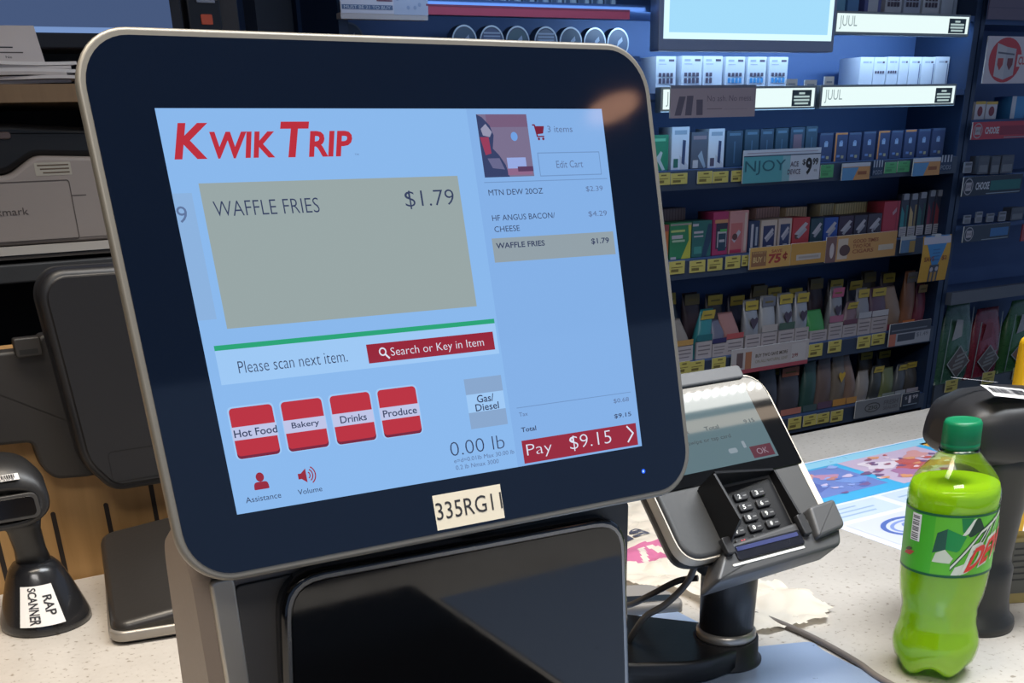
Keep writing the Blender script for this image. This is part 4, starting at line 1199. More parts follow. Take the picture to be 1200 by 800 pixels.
# lit strips
def lit_strip(i, key, label):
    y, L = PX[key]
    p, w, h = front_thing('', *L[i], y)
    t = thing('lit_sign', label, 'sign', p, (0, 0, 0), 'lit vape brand strips')
    b = MB(FRONT); b.slab(rrect(-w / 2, 0, w / 2, h, .003), -.02, 0, M((150, 158, 160), .4, .5), .001); b.build('sign_frame', t)
    b = MB(FRONT)
    b.rect(-w / 2 + .006, .006, w / 2 - .006, h - .005, .0004, M((222, 240, 238), .3, 0, 1.12))
    gry = M((150, 168, 172), .3, 0, .9)
    b.text('JUUL', -w / 2 + .014, h * .22, -w / 2 + .072, h * .80, .0008, gry)
    x0 = w / 2 - .078
    b.rect(x0, .007, x0 + .062, h - .009, .0006, M((56, 78, 88), .5))
    for k, ww in ((3, .3), (2, .8), (1, .8), (0, .7)):
        b.rect(x0 + .031 - .031 * ww, .011 + k * (h - .022) / 4, x0 + .031 + .031 * ww, .0150 + k * (h - .022) / 4, .0009, M((190, 214, 214), .5, 0, .8))
    b.build('lit_face', t, label='glowing white face with grey lettering and a dark warning box')
lit_strip(0, 'sign lit lower L', 'glowing white strip sign half covered by the cut-out card, lower left one')
lit_strip(0, 'sign lit lower R', 'glowing white strip sign on the lower right, below the tall white packs')
lit_strip(0, 'sign lit top', 'glowing white strip sign at the top, right of the big lit panel')
def cutcard(b, w, h):
    b.rect(-w / 2, h - .006, w / 2, h, .0004, M((110, 116, 140), .5)); b.rect(-w / 2, .0, w / 2, h - .006, .0003, M((176, 160, 172), .6))
    dk_ = M((92, 84, 104), .5)
    for x, s, t in ((-.45, .58, .18), (-.33, .60, .06), (-.20, .48, -.02)):
        b.poly([(x * w, h * .08), (x * w + .018, h * .08), (x * w + .018 + t * h, h * (.08 + s)), (x * w + t * h, h * (.08 + s))], .0006, dk_)
    b.text('No ash. No mess.', -.08 * w, h * .50, .46 * w, h * .68, .0006, M((112, 100, 120), .6)); b.rect(-.08 * w, h * .25, .1 * w, h * .28, .0006, M((132, 118, 132), .6)); b.rect(.12 * w, h * .24, .40 * w, h * .255, .0006, M((150, 136, 150), .6))
card('promo_card', 'card', 0, 'mauve cut-out card reading No ash. No mess. hung over the lower left lit strip', 'sign', None, cutcard)
y, L = PX['lit screen']
p, w, h = front_thing('', *L[0], y)
t = thing('light_box', 'large glowing pale blue light box at the top of the tobacco display', 'light box', p)
b = MB(FRONT); b.slab(rrect(-w / 2 - .012, -.022, w / 2 + .010, h + .14, .004), -.03, 0, M((150, 158, 184), .35, .6), .002); b.build('panel_frame', t, label='silver frame with a ledge along the bottom')
b = MB(FRONT); b.rect(-w / 2, 0.0, w / 2, h + .13, .0005, M((212, 244, 252), .3, 0, 1.1)); b.rect(-w / 2 + .014, .012, w / 2 - .014, h + .12, .0009, M((164, 220, 250), .3, 0, 1.0)); b.build('glowing_face', t)

# shelf B: vape packs, price tags, signs
tealk = M((24, 60, 84), .5); nvk = M((34, 52, 96), .5); orange = M((212, 130, 60), .55); gdk = M((20, 100, 80), .5); lg = M((150, 170, 190), .6); dkg = M((74, 82, 100), .5)
def dev(body, dk2, sq):
    return [('r', .15, .82, .85, .92, lg), ('p', [(.5, 0), (.95, 0), (.95, .1), (.45, .35)], M((206, 206, 214), .5)), ('p', [(.58, .15), (.76, .1), (.80, .68), (.62, .70)], dk2), ('r', .12, .05, .38, .26, sq)]
nv = lambda k: [('r', .05, .92, .95, .98, orange if k in (1, 4, 6) else M((60, 84, 120), .5)), ('r', .35, .52, .62, .68, M((150, 176, 214), .6)), ('r', .40, .64, .58, .72, M((120, 150, 200), .6)), ('r', .2, .14, .44, .22, M((96, 130, 190), .6)), ('r', .55, .1, .75, .2, M((170, 160, 120), .6))] + ([('r', 0, 0, .12, .95, orange)] if k in (1, 4) else [])
bd = [('green disposable vape pack with a white arrow, first on the shelf behind the screen edge', M((20, 128, 86), .5), [('r', .1, .82, .8, .9, M((100, 200, 150), .5)), ('p', [(.2, .35), (.5, .55), (.62, .5), (.5, .3), (.8, .02), (.62, 0)], M((190, 206, 206), .5)), ('r', 0, 0, .16, .18, M((200, 220, 210), .5))]),
      ('tall white vape pack with green square beside the green pack', Wp, dev(0, nvk, gdk)), ('grey vape pack with white triangle between the two white packs', dkg, [('r', .1, .8, .9, .9, M((140, 120, 130), .5)), ('p', [(.4, .35), (.62, .5), (.9, .05), (.8, .0)], lg), ('r', .1, .02, .42, .24, M((200, 196, 200), .5))]),
      ('white vape pack with dark square right of the grey pack', Wp, dev(0, nvk, K1))]
for k in range(6):
    bd.append(('dark teal vape pack %s' % ['just left of the teal price sign', 'above the left end of the teal price sign', 'above the second letter of the teal price sign', 'above the middle of the teal price sign', 'with a reddish window above the teal price sign', 'above the right end of the teal price sign'][k], M((26, 56 + 4 * (k % 2), 84), .5), [('r', .15, .86, .85, .93, M((70, 110, 140), .5)), ('r', .46, .1, .54, .7, M((60, 96, 128), .5))] + ([('r', .2, .2, .8, .8, M((110, 84, 100), .5))] if k == 4 else [])))
for k in range(9):
    bd.append(('navy vape pack with pale emblem right of the teal price sign, %s from the left' % ORD[k], nvk, nv(k)))
for i, (lb, m, d) in enumerate(bd):
    pack('B', i, lb, m, d, .05, 'vape packs on the second shelf' if i > 3 else None, 'vape_pack')

yel = M((222, 206, 96), .65); grn_t = M((74, 172, 104), .6)
def tagpaint(m):
    def f(b, w, h):
        b.rect(-w / 2, 0, w / 2, h, .0003, m)
        ink = M((120, 104, 40), .7) if m is yel else M((60, 140, 86), .7)
        b.rect(-w * .1, h * .74, w * .25, h * .86, .0006, ink); b.rect(-w * .38, h * .48, w * .36, h * .54, .0006, ink); b.rect(-w * .38, h * .16, w * .1, h * .38, .0006, ink)
    return f
def tags(key, idx, where, m=yel, colour='yellow'):
    for n, i in enumerate(idx):
        card('price_tag', key, i, '%s price tag on the %s, %s %s tag from the left' % (colour, where, ORD[n], colour), 'price tag', '%s price tags on the %s' % (colour, where), tagpaint(m), .0015)
tags('B tags', range(5), 'rail under the vape packs'); tags('B tags', range(5, 8), 'rail under the navy packs', grn_t, 'green')
def njoy(b, w, h):
    b.rect(-w / 2, 0, w / 2, h, .0003, M((206, 212, 226), .6)); b.rect(-w / 2, 0, 0, h * .80, .0005, M((78, 168, 178), .6)); b.rect(0, 0, w * .1, h * .80, .0005, M((130, 186, 196), .6))
    b.rect(-w / 2, h * .80, w / 2, h * .83, .0007, navy2); b.rect(-w / 2 + .01, h * .90, w / 2 - .01, h * .915, .0007, M((150, 130, 150), .6))
    b.text('NJOY', -w * .48, h * .24, w * .04, h * .68, .0009, M((26, 92, 110), .5))
    b.text('ACE', w * .10, h * .44, w * .21, h * .60, .0009, K1, .02); b.text('DEVICE', w * .07, h * .20, w * .24, h * .36, .0009, K1, .02)
    b.text('$', w * .26, h * .46, w * .30, h * .66, .0009, INK, .02); b.text('9', w * .305, h * .16, w * .39, h * .70, .0009, INK, .04); b.text('99', w * .395, h * .46, w * .47, h * .68, .0009, INK, .03); b.text('ea', w * .42, h * .26, w * .46, h * .33, .0009, M((120, 120, 130), .6))
card('price_sign', 'B signs', 0, 'teal and white price sign with a large 9.99 under the vape packs', 'sign', None, njoy)
def osign(b, w, h):
    b.rect(-w / 2, 0, w / 2, h, .0003, M((214, 150, 84), .6)); b.rect(-w / 2, 0, -w * .1, h * .74, .0005, M((86, 150, 206), .6)); b.poly([(-w * .1, 0), (w * .08, h * .74), (-w * .1, h * .74)], .0005, M((86, 150, 206), .6)); b.rect(-w / 2, h * .78, w / 2, h, .0006, M((210, 214, 226), .6))
    b.rect(w * .06, h * .3, w * .38, h * .5, .0007, M((150, 80, 40), .6))
for i in (1, 2):
    card('promo_sign', 'B signs', i, 'small orange and blue promotional sign under the navy packs, %s one' % ['left', 'right'][i - 1], 'sign', 'orange promotional signs', osign)
for i in range(2):
    def sticks(b, w, h):
        for k in range(4): b.rect(-w / 2 + w * (.05 + .25 * k), h * .55, -w / 2 + w * (.15 + .25 * k), h, .0004, M((190, 196, 210), .6))
        b.text('NJOY' if False else 'PODS', -w * .45, h * .08, w * .4, h * .36, .0004, M((150, 158, 176), .6))
    card('shelf_label', 'B sticks', i, 'dark shelf label with four white bars, right of the %s orange promotional sign' % ['left', 'right'][i], 'label', 'dark labels with white bars', sticks, .002, navy2)

# shelf C: cigars
drk = M((40, 36, 62), .5); wht = M((198, 196, 208), .55); mag = M((178, 40, 96), .5); rdm = M((196, 52, 60), .5); gy = M((150, 190, 70), .5); blu = M((34, 76, 176), .5)
def cig(inner, m2=None):
    return [('r', .14, .10, .86, .82, inner), ('p', [(.22, .42), (.70, .74), (.80, .66), (.32, .36)], wht), ('p', [(.30, .34), (.74, .62), (.80, .54), (.40, .28)], M((170, 168, 186), .55)), ('r', .4, .14, .7, .17, wht)]
script = [('p', [(.12, .46), (.42, .66), (.72, .84), (.90, .78), (.60, .56), (.34, .42)], wht), ('p', [(.25, .36), (.75, .66), (.85, .58), (.40, .30)], M((176, 178, 194), .55)), ('r', .35, .10, .8, .16, wht)]
cd = [('orange cigarillo pack at the left end of the cigar shelf', M((214, 110, 50), .5), [('r', 0, .82, 1, 1, M((150, 60, 60), .5)), ('r', .2, .05, .8, .3, M((226, 170, 90), .5))]),
      ('green cigarillo pack with yellow swoosh near the left end', M((34, 134, 80), .5), [('p', [(.55, 0), (1, 0), (1, .95), (.85, .95), (.9, .5)], M((206, 206, 60), .5)), ('r', .04, .74, .7, .80, M((190, 214, 120), .5)), ('r', .08, .56, .6, .66, wht), ('r', .1, .47, .7, .53, M((180, 214, 180), .5)), ('r', 0, .92, 1, .97, M((160, 160, 150), .5)), ('r', .04, 0, .3, .07, wht)]),
      ('blue-green cigarillo pack beside the one with a yellow swoosh', M((32, 104, 100), .5), [('p', [(.5, 0), (.75, 0), (1, .5), (1, .9), (.8, .9)], M((26, 56, 90), .5)), ('r', .08, .66, .56, .72, wht), ('r', .08, .56, .56, .60, wht), ('r', 0, .86, .3, .93, wht), ('r', .1, .1, .5, .3, M((60, 150, 140), .5))]),
      ('magenta cigarillo box with a dark window next to the blue-green pack', mag, [('r', .2, .15, .95, .75, drk), ('r', .3, .18, .9, .55, M((206, 200, 210), .5)), ('r', .36, .1, .86, .5, M((28, 60, 84), .5)), ('r', .42, .3, .78, .36, wht), ('r', .1, .74, .95, .82, M((216, 150, 100), .5)), ('r', .45, .54, .9, .6, M((80, 190, 90), .5))]),
      ('pink and cream pack with a red picture left of the navy pack', M((216, 150, 150), .5), [('r', .08, .08, .7, .72, M((206, 110, 110), .5)), ('p', [(.14, .34), (.5, .56), (.62, .5), (.3, .26)], wht), ('r', .06, .02, .68, .10, M((190, 40, 80), .5)), ('r', .80, .05, .92, .95, M((222, 200, 190), .5)), ('e', .3, .4, .14, .08, M((90, 50, 50), .5))]),
      ('navy pack with two white vertical bars behind the 75 cent sign', M((26, 42, 84), .5), [('r', .2, .15, .42, .9, wht), ('r', .62, .2, .82, .8, M((170, 178, 196), .5))]),
      ('cream cigar pack with a navy panel, first above the 75 cent sign', M((214, 196, 184), .5), cig(M((34, 42, 92), .5))), ('cream cigar pack with a navy panel, second above the 75 cent sign', M((206, 186, 176), .5), cig(M((44, 58, 104), .5))),
      ('red cigar pack with white script above the gap between the orange signs', rdm, [('e', .3, .38, .16, .10, M((90, 56, 50), .5))] + script[:2]), ('dark teal cigar pack with white script right of the red pack', M((28, 60, 76), .5), script), ('bright blue cigar pack with white script', blu, script),
      ('dark plum cigar pack with white script right of the bright blue pack', M((52, 36, 64), .5), script), ('black cigar pack with white script, third right of the bright blue one' if False else 'black cigar pack with white script above the middle of the long orange sign', M((44, 44, 66), .5), script), ('charcoal cigar pack with striped front left of the tall red carton', M((56, 50, 70), .5), script + [('r', .1 + .16 * k, 0, .14 + .16 * k, .45, M((90, 84, 100), .5)) for k in range(6)]),
      ('tall plain red carton at the right end of the cigar packs', M((186, 44, 66), .5), [('p', [(.55, .70), (.85, .86), (.85, .74), (.6, .62)], M((200, 150, 165), .5)), ('r', .8, 0, .86, 1, M((150, 34, 56), .5))])]
for i, (lb, m, d) in enumerate(cd):
    pack('C', i, lb, m, d, .06, None, 'cigar_pack')
cb_ = ['grey-brown bundle behind the green packs', 'reddish bundle of cigar ends behind the two cream cigar packs', 'cream bundle of cigar ends behind the red pack', 'cream striped bundle behind the bright blue pack', 'long pale yellow striped bundle behind the plum and black packs', 'short cream bundle behind the charcoal pack']
cbc = [(120, 104, 110), (186, 140, 130), (222, 190, 150), (200, 184, 140), (224, 206, 150), (206, 190, 160)]
for i in range(6):
    y, L = PX['C back']; w_ = (L[i][1] - L[i][0])
    n_ = max(3, int(w_ / 9))
    pack('C back', i, cb_[i], M(cbc[i], .6), [('r', k / n_ + .2 / n_, .5, k / n_ + .5 / n_, 1, M(tuple(int(v * .72) for v in cbc[i]), .6)) for k in range(n_)], .05, None, 'cigar_bundle', 'cigars')
tb = [((40, 140, 150), 'teal and dark'), ((206, 180, 120), 'cream and dark'), ((40, 96, 96), 'dark teal'), ((130, 44, 70), 'burgundy'), ((150, 52, 60), 'brick red')]
for i in range(5):
    y, L = PX['C tubes']; p, w, h = front_thing('', *L[i], y)
    t = thing('cigar_tube', '%s tall narrow cigar tube pack, %s from the left beside the red carton' % (tb[i][1], ORD[i]), 'cigar pack', p, (0, 0, 0), 'tall cigar tubes')
    b = MB(FRONT); b.slab(rrect(-w / 2, 0, w / 2, h * .99, .003, 3), -.02, 0, M((36, 44, 66), .45), .002)
    b.poly([(-w * .42, h * .1), (w * .1, h * .1), (w * .0, h * .55), (-w * .42, h * .72)], .0004, M(tb[i][0], .5)); b.rect(w * .18, h * .1, w * .42, h * .74, .0004, M(tuple(int(c * .7) for c in tb[i][0]), .5))
    b.build('tube_body', t)
    b = MB(FRONT); b.slab(rrect(-w * .34, h * .86, w * .34, h, .002, 2), -.005, .002, M((150, 156, 172), .5)); b.build('cap_label', t, label='small grey label at the top')
    b = MB(FRONT); b.rect(-w * .46, .002, w * .46, h * .24, .001, M((200, 196, 200), .6))
    for k in range(4): b.rect(-w * .36, h * (.05 + .045 * k), w * .36, h * (.065 + .045 * k), .0013, M((120, 116, 126), .6))
    b.build('barcode_label', t, label='white barcode label at the bottom')
tags('C tags', range(5), 'rail under the cigar packs')
def s75(b, w, h):
    b.rect(-w / 2, 0, w / 2, h, .0003, M((222, 168, 80), .6)); b.rect(-w * .46, h * .12, -w * .10, h * .82, .0006, M((150, 96, 56), .6)); b.text('SWEET', -w * .44, h * .70, -w * .12, h * .80, .001, M((220, 180, 110), .6)); b.text('BUY 1', -w * .42, h * .30, -w * .13, h * .56, .0009, M((226, 190, 120), .6), .03); b.text('SAVE', w * .02, h * .70, w * .28, h * .84, .0009, M((170, 70, 50), .6), .02)
    b.text('75', -w * .05, h * .20, w * .26, h * .64, .0009, M((176, 48, 40), .6), .04, .1); b.text('c', w * .30, h * .36, w * .42, h * .62, .0009, M((176, 48, 40), .6), .04, .1); b.line((w * .37, h * .28), (w * .37, h * .70), .003, .0009, M((176, 48, 40), .6))
card('price_sign', 'C signs', 0, 'orange sign with a red 75 cent price under the cigar packs', 'sign', None, s75)
def s76(b, w, h):
    b.rect(-w / 2, 0, w / 2, h, .0003, M((206, 150, 60), .6)); b.rect(-w * .34, h * .2, w * .36, h * .46, .0006, M((206, 196, 190), .6)); b.rect(-w * .28, h * .28, w * .3, h * .38, .0009, M((180, 168, 160), .6))
card('promo_sign', 'C signs', 1, 'plain orange sign with a pale bar, right beside the 75 cent sign', 'sign', None, s76)
def s77(b, w, h):
    b.rect(-w / 2, 0, w / 2, h, .0003, M((216, 160, 88), .6)); b.rect(-w / 2, 0, -w * .36, h, .0005, M((120, 84, 84), .6)); b.rect(-w * .34, h * .08, -w * .2, h * .88, .0005, M((214, 196, 180), .6)); b.disc(-w * .24, h * .42, w * .075, .0008, M((84, 56, 56), .6), 20, h * .22); b.disc(-w * .42, h * .45, w * .03, .0008, M((214, 200, 200), .6), 16, h * .3)
    for k, (a, c_) in enumerate(((.66, .30), (.46, .20), (.26, .24))): b.text(['SMOOTH DRAW', 'BLACK CHERRY', 'MILD TASTE'][k] if False else ['GOOD TIMES', 'TWO FOR', 'CIGARS'][k], -w * .13, h * a, w * (-.13 + c_ + .06), h * (a + .15), .0008, M((160, 84, 50), .6), .02)
    b.rect(w * .24, h * .28, w * .46, h * .5, .0008, M((214, 200, 180), .6))
card('promo_sign', 'C signs', 2, 'long orange sign with a dark round picture under the dark cigar packs', 'sign', None, s77)
card('promo_sign', 'C signs', 3, 'small blue sign left of the hanging yellow flag', 'sign', None, lambda b, w, h: (b.rect(-w / 2, 0, w / 2, h, .0003, M((96, 140, 190), .6)), b.rect(-w / 2, h * .78, w / 2, h, .0005, M((196, 204, 214), .6)), b.rect(w * .1, 0, w / 2, h * .7, .0006, M((190, 160, 90), .6))))
y, L = PX['C flag']; p, w, h = front_thing('', *L[0], y)
t = thing('hanging_flag', 'yellow SAVE flag with blue wedge hanging from the cigar shelf edge', 'sign', p)
def bend(u, v, c): return (u + .010 * ((h - v) / h) ** 2, -c + .02 * (v / h) ** 2 * 0 - .012 * math.sin(v / h * 2.2), v)
b = MB(bend)
def strip(x0a, x1a, x0b, x1b, v0, v1, c, m, n=8):
    vv = []; ff = []
    for i in range(n + 1):
        t_ = i / n; v_ = v0 + (v1 - v0) * t_
        vv += [(x0a + (x0b - x0a) * t_, v_, c), (x1a + (x1b - x1a) * t_, v_, c)]
    ff = [(2 * i, 2 * i + 1, 2 * i + 3, 2 * i + 2) for i in range(n)]
    b.add(vv, ff, m)
strip(-w / 2, w / 2, -w / 2, w / 2, 0, h * .97, 0, M((232, 172, 40), .5)); strip(-w / 2, w / 2, -w / 2, w / 2, 0, h * .97, -.0008, M((180, 180, 190), .5))
strip(-.012, .012, -w * .44, w * .44, h * .36, h * .97, .0005, M((52, 140, 214), .5)); strip(-w * .48, w * .48, -w * .48, w * .48, h * .80, h * .95, .0009, M((206, 206, 226), .5))
strip(-.018, .018, -.018, .018, 0, h * .36, .0007, M((60, 70, 90), .5)); strip(-.012, -.003, -.012, -.003, h * .0, h * .2, .0009, M((200, 150, 60), .5)); strip(.003, .012, .003, .012, h * .0, h * .2, .0009, M((200, 150, 60), .5))
b.disc(-.010, h * .26, .006, .0011, wht); b.disc(.010, h * .27, .006, .0011, wht)
b.text('SAVE', -w * .40, h * .44, -w * .05, h * .54, .0011, M((150, 70, 30), .5), .02); b.text('$2', w * .22, h * .44, w * .40, h * .54, .0011, M((150, 70, 30), .5), .02)
for k in range(4): strip(-.014 + .002 * k * 0, .014, -.014, .014, h * (.46 + .07 * k), h * (.48 + .07 * k), .0011, M((40, 100, 170), .5), 1)
b.build('printed_flag', t)
b = MB(FRONT); b.slab(rrect(-.012, h * .93, .012, h, .002, 2), .0, .012, M((210, 214, 222), .4)); b.build('flag_clip', t, label='clear clip holding the flag')

# shelves D and E: pouches
def pouch(key, i, label, body, top, lean=0.0, peak=.3, spade=None, warn=True, group=None, depth=.03, band=None, yoff=0.0):
    y, L = PX[key]; p, w, h = front_thing('', *L[i], y + yoff)
    t = thing('cigar_pouch', label, 'pouch', p, (0, 0, 0), group)
    wl = min(.042, h * .36) if warn else .0
    rs = []
    for f_, ww, dd in ((0, 1, .55), (.12, 1, .8), (.4, 1, 1), (.62, .98, .85), (.80, .92, .45), (.94, .86, .12), (1.0, .84, .05)):
        ring = []
        zc = h * f_; cx = lean * h * max(0, f_ - .35) * 1.2
        cyy = .012 * max(0, f_ - .4)
        for k in range(16):
            a = 2 * math.pi * k / 16
            ring.append((cx + w * .49 * ww * math.copysign(abs(math.cos(a)) ** .5, math.cos(a)), zc, depth / 2 * dd * math.sin(a) - depth / 2 - cyy))
        rs.append(ring)
    b = MB(FRONT); b.rings(rs, body, smooth=True); o = b.build('pouch_body', t)
    if top:
        b = MB(FRONT); cx = lean * h * .6
        b.poly([(cx - w * .40 - lean * .01, h * .80), (cx + w * .40, h * .80), (cx + w * .40 + lean * h * .15, h * .98), (cx - w * .40 + lean * h * .15, h * .98)], -.0105, top); 
        b.rect(cx - w * .25, h * .87, cx + w * .25, h * .90, -.0095, M((130, 112, 50), .6))
        b.build('price_header', o)
    if warn:
        b = MB(FRONT); b.slab([(-w * .49, 0), (w * .49, 0), (w * .49, wl), (-w * .49, wl)], -.004, .0015, M((198, 186, 186), .6))
        for k in range(3): b.rect(-w * .38, wl * (.24 + .24 * k), w * (.38 - .1 * (k == 0)), wl * (.31 + .24 * k), .0019, M((130, 118, 122), .6))
        b.build('warning_label', o, label='white warning panel along the bottom')
    if spade:
        b = MB(FRONT); q = h * .56
        b.poly([(lean * h * .2 + w * .30 * a_, q + w * .34 * b_) for a_, b_ in ((0, -.9), (.75, .1), (.8, .55), (.45, .8), (0, .5), (-.45, .8), (-.8, .55), (-.75, .1))], .0022, spade); b.build('heart_print', o)
    if band:
        b = MB(FRONT); b.rect(-w * .49, wl + .002, w * .49, wl + .002 + h * .13, .0016, band); b.build('colour_band', o)
    return t
yh_ = M((206, 180, 60), .5); sil = M((170, 172, 180), .35, .3)
F_ = lambda *c: M(c, .38, .0, 0, .5)
pd_ = [('gold and grey cigar pouch at the left end of the pouch shelf', F_(150, 140, 132), None, -.3, None, M((214, 160, 80), .5)), ('leaning teal cigar pouch with a yellow header', F_(40, 140, 150), yh_, .25, None, M((30, 110, 120), .5)), ('purple-grey cigar pouch right of the teal pouch', F_(110, 112, 140), None, .1, None, M((44, 40, 96), .5)), ('pink-red cigar pouch right of the purple-grey pouch', F_(186, 130, 126), None, -.25, None, M((206, 84, 84), .5)),
       ('silver cigar pouch with a dark heart above the white promo sign, first from the left', sil, yh_, 0, K1, None), ('tall plain silver-white cigar pouch', M((190, 190, 192), .35, .2), M((120, 124, 140), .5), .03, None, M((200, 190, 186), .5)), ('silver cigar pouch with a dark heart and green-grey band', sil, yh_, .02, K1, M((70, 100, 84), .5)), ('silver cigar pouch with small heart left of the bright green pouch', sil, yh_, .08, K1, None),
       ('bright green cigar pouch in the middle of the pouch shelf', F_(60, 160, 76), None, -.05, None, None), ('grey cigar pouch with a dark heart and pink band right of the green one', M((150, 150, 156), .35, .2), M((200, 90, 130), .5), .12, K1, M((190, 110, 140), .5)), ('mauve leaning cigar pouch', F_(130, 100, 110), yh_, .35, None, M((110, 60, 80), .5)), ('pale grey cigar pouch with a yellow header and white bar', F_(150, 150, 160), yh_, 0, None, M((196, 196, 204), .5)), ('plum cigar pouch with a yellow header and white bar', F_(90, 62, 84), yh_, 0, None, M((206, 204, 208), .5)),
       ('burgundy pouch with a cream wedge near the right end', F_(150, 120, 96), None, -.18, None, M((140, 36, 54), .5)), ('tall orange-brown cigar pouch near the right end', F_(150, 90, 56), M((110, 90, 74), .5), .08, None, M((226, 116, 40), .5)), ('leaning dark red cigar pouch at the right end of the shelf', F_(128, 48, 66), M((190, 150, 90), .5), .10, None, M((180, 36, 58), .5))]
for i, (lb, bo_, tp_, ln, spd, bnd) in enumerate(pd_):
    pouch('D', i, lb, bo_, tp_, ln, .3, spd, i < 13, None, .03, bnd)
# darker second row behind
for k in range(12):
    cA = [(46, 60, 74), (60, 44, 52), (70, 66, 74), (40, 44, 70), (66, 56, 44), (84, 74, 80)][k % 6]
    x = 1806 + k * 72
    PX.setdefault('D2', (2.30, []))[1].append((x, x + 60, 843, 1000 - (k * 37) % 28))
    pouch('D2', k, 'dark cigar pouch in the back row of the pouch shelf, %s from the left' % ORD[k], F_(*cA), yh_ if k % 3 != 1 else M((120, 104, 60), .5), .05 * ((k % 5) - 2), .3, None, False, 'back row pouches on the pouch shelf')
tags('D tags', range(7), 'rail under the pouches')
def sD(b, w, h):
    b.rect(-w / 2, 0, w / 2, h, .0003, M((206, 196, 196), .6)); b.rect(-w / 2, 0, w / 2, h * .16, .0005, M((184, 70, 84), .6)); b.rect(-w / 2, 0, -w * .42, h * .4, .0006, M((190, 90, 96), .6))
    b.rect(-w * .44, h * .24, -w * .36, h * .84, .0006, M((110, 84, 84), .6)); b.rect(-w * .33, h * .16, -w * .25, h * .84, .0006, M((190, 120, 80), .6))
    b.text('BUY TWO SAVE MORE', -w * .20, h * .56, w * .22, h * .70, .0007, M((110, 96, 84), .6), .02); b.text('ON ALL NATURAL LEAF', -w * .20, h * .34, w * .22, h * .46, .0007, M((150, 140, 110), .6)); b.rect(w * .27, h * .22, w * .46, h * .9, .0006, M((216, 208, 208), .6)); b.text('2/99', w * .28, h * .34, w * .36, h * .5, .0009, M((150, 70, 70), .6), .02)
card('promo_sign', 'D signs', 0, 'white promo sign with a red lower edge under the silver heart pouches', 'sign', None, sD)
def sD2(b, w, h):
    b.rect(-w / 2, 0, w / 2, h, .0003, M((52, 58, 74), .6)); b.rect(-w / 2, 0, w / 2, h * .55, .0005, M((176, 178, 190), .6)); b.rect(-w / 2, 0, -w * .34, h * .55, .0007, M((206, 110, 84), .6)); b.rect(-w * .3, h * .18, w * .12, h * .50, .0007, M((60, 66, 82), .6)); b.rect(-w * .46, h * .66, w * .4, h * .72, .0007, M((120, 126, 140), .6)); b.text('$1.49', w * .16, h * .26, w * .44, h * .48, .0009, M((96, 100, 116), .6))
card('price_sign', 'D signs', 1, 'grey and dark price sign under the burgundy and orange pouches', 'sign', None, sD2)
pe = [('dark cigar pouch behind the card reader, first on the lowest shelf', F_(60, 62, 74), None, 0, None, M((150, 84, 150), .5)), ('dark pouch with an orange header on the lowest shelf', F_(70, 66, 74), M((216, 120, 84), .5), 0, None, M((206, 120, 100), .5)), ('dark green narrow pouch on the lowest shelf', F_(40, 76, 70), None, .1, None, M((60, 84, 84), .5)), ('brown pouch with a pink foot on the lowest shelf', F_(110, 90, 84), None, .05, None, M((96, 66, 90), .5)), ('tan peaked pouch with a golden spot on the lowest shelf', F_(126, 112, 98), None, .0, M((236, 190, 60), .3), M((220, 150, 60), .5)), ('tan peaked pouch right of the one with a golden spot', F_(146, 116, 100), None, -.2, None, M((214, 150, 70), .5)),
      ('silver-white rolled pouch in the middle of the lowest shelf', F_(160, 150, 142), None, .2, None, None), ('dark striped pouch on the lowest shelf', F_(56, 58, 56), yh_, .25, None, None), ('olive green pouch on the lowest shelf', F_(110, 120, 70), None, .2, None, M((150, 160, 150), .5)), ('grey pouch with pale foot near the right end of the lowest shelf', F_(80, 84, 88), yh_, .3, None, M((170, 172, 176), .5)), ('pouch with a yellow header at the right end of the lowest shelf', F_(70, 66, 62), yh_, .0, None, M((180, 170, 178), .5))]
for i, (lb, bo_, tp_, ln, spd, bnd) in enumerate(pe):
    pouch('E', i, lb, bo_, tp_, ln, .3, spd, False, None, .03, bnd)
for k in range(8):
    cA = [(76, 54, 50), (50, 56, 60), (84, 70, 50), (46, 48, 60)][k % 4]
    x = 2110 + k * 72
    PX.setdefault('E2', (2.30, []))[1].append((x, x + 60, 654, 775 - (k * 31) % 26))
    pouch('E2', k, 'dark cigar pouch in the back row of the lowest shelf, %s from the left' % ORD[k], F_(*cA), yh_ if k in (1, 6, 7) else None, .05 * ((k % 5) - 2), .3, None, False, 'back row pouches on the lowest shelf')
tags('E tags', range(4), 'lowest rail above the counter')
def sE(b, w, h):
    b.rect(-w / 2, 0, w / 2, h, .0003, M((130, 132, 138), .6)); b.disc(-w * .13, h * .5, w * .17, .0006, M((56, 58, 60), .6), 24, h * .28); b.disc(-w * .13, h * .5, w * .15, .0008, M((132, 134, 138), .6), 24, h * .22); b.text('ZIG', -w * .24, h * .38, -w * .02, h * .6, .001, M((60, 62, 60), .6), .03); b.text('FRESH', w * .12, h * .50, w * .44, h * .78, .0008, M((96, 96, 104), .6), .02); b.text('SEALED', w * .12, h * .22, w * .44, h * .42, .0008, M((100, 100, 106), .6), .02)
card('promo_sign', 'E signs', 0, 'grey sign with a dark oval emblem on the lowest shelf edge', 'sign', None, sE)
def sE2(b, w, h):
    b.rect(-w / 2, 0, w / 2, h, .0003, M((34, 42, 58), .6)); b.text("1", -w * .12, h * .22, w * .02, h * .80, .0006, wht, .03); b.text('99', w * .1, h * .5, w * .4, h * .8, .0006, wht, .02); b.text('$', -w * .34, h * .5, -w * .2, h * .76, .0006, wht); b.rect(-w * .4, h * .06, w * .4, h * .12, .0006, lg)
card('price_sign', 'E signs', 1, 'small dark price sign at the right end of the lowest shelf edge', 'sign', None, sE2)

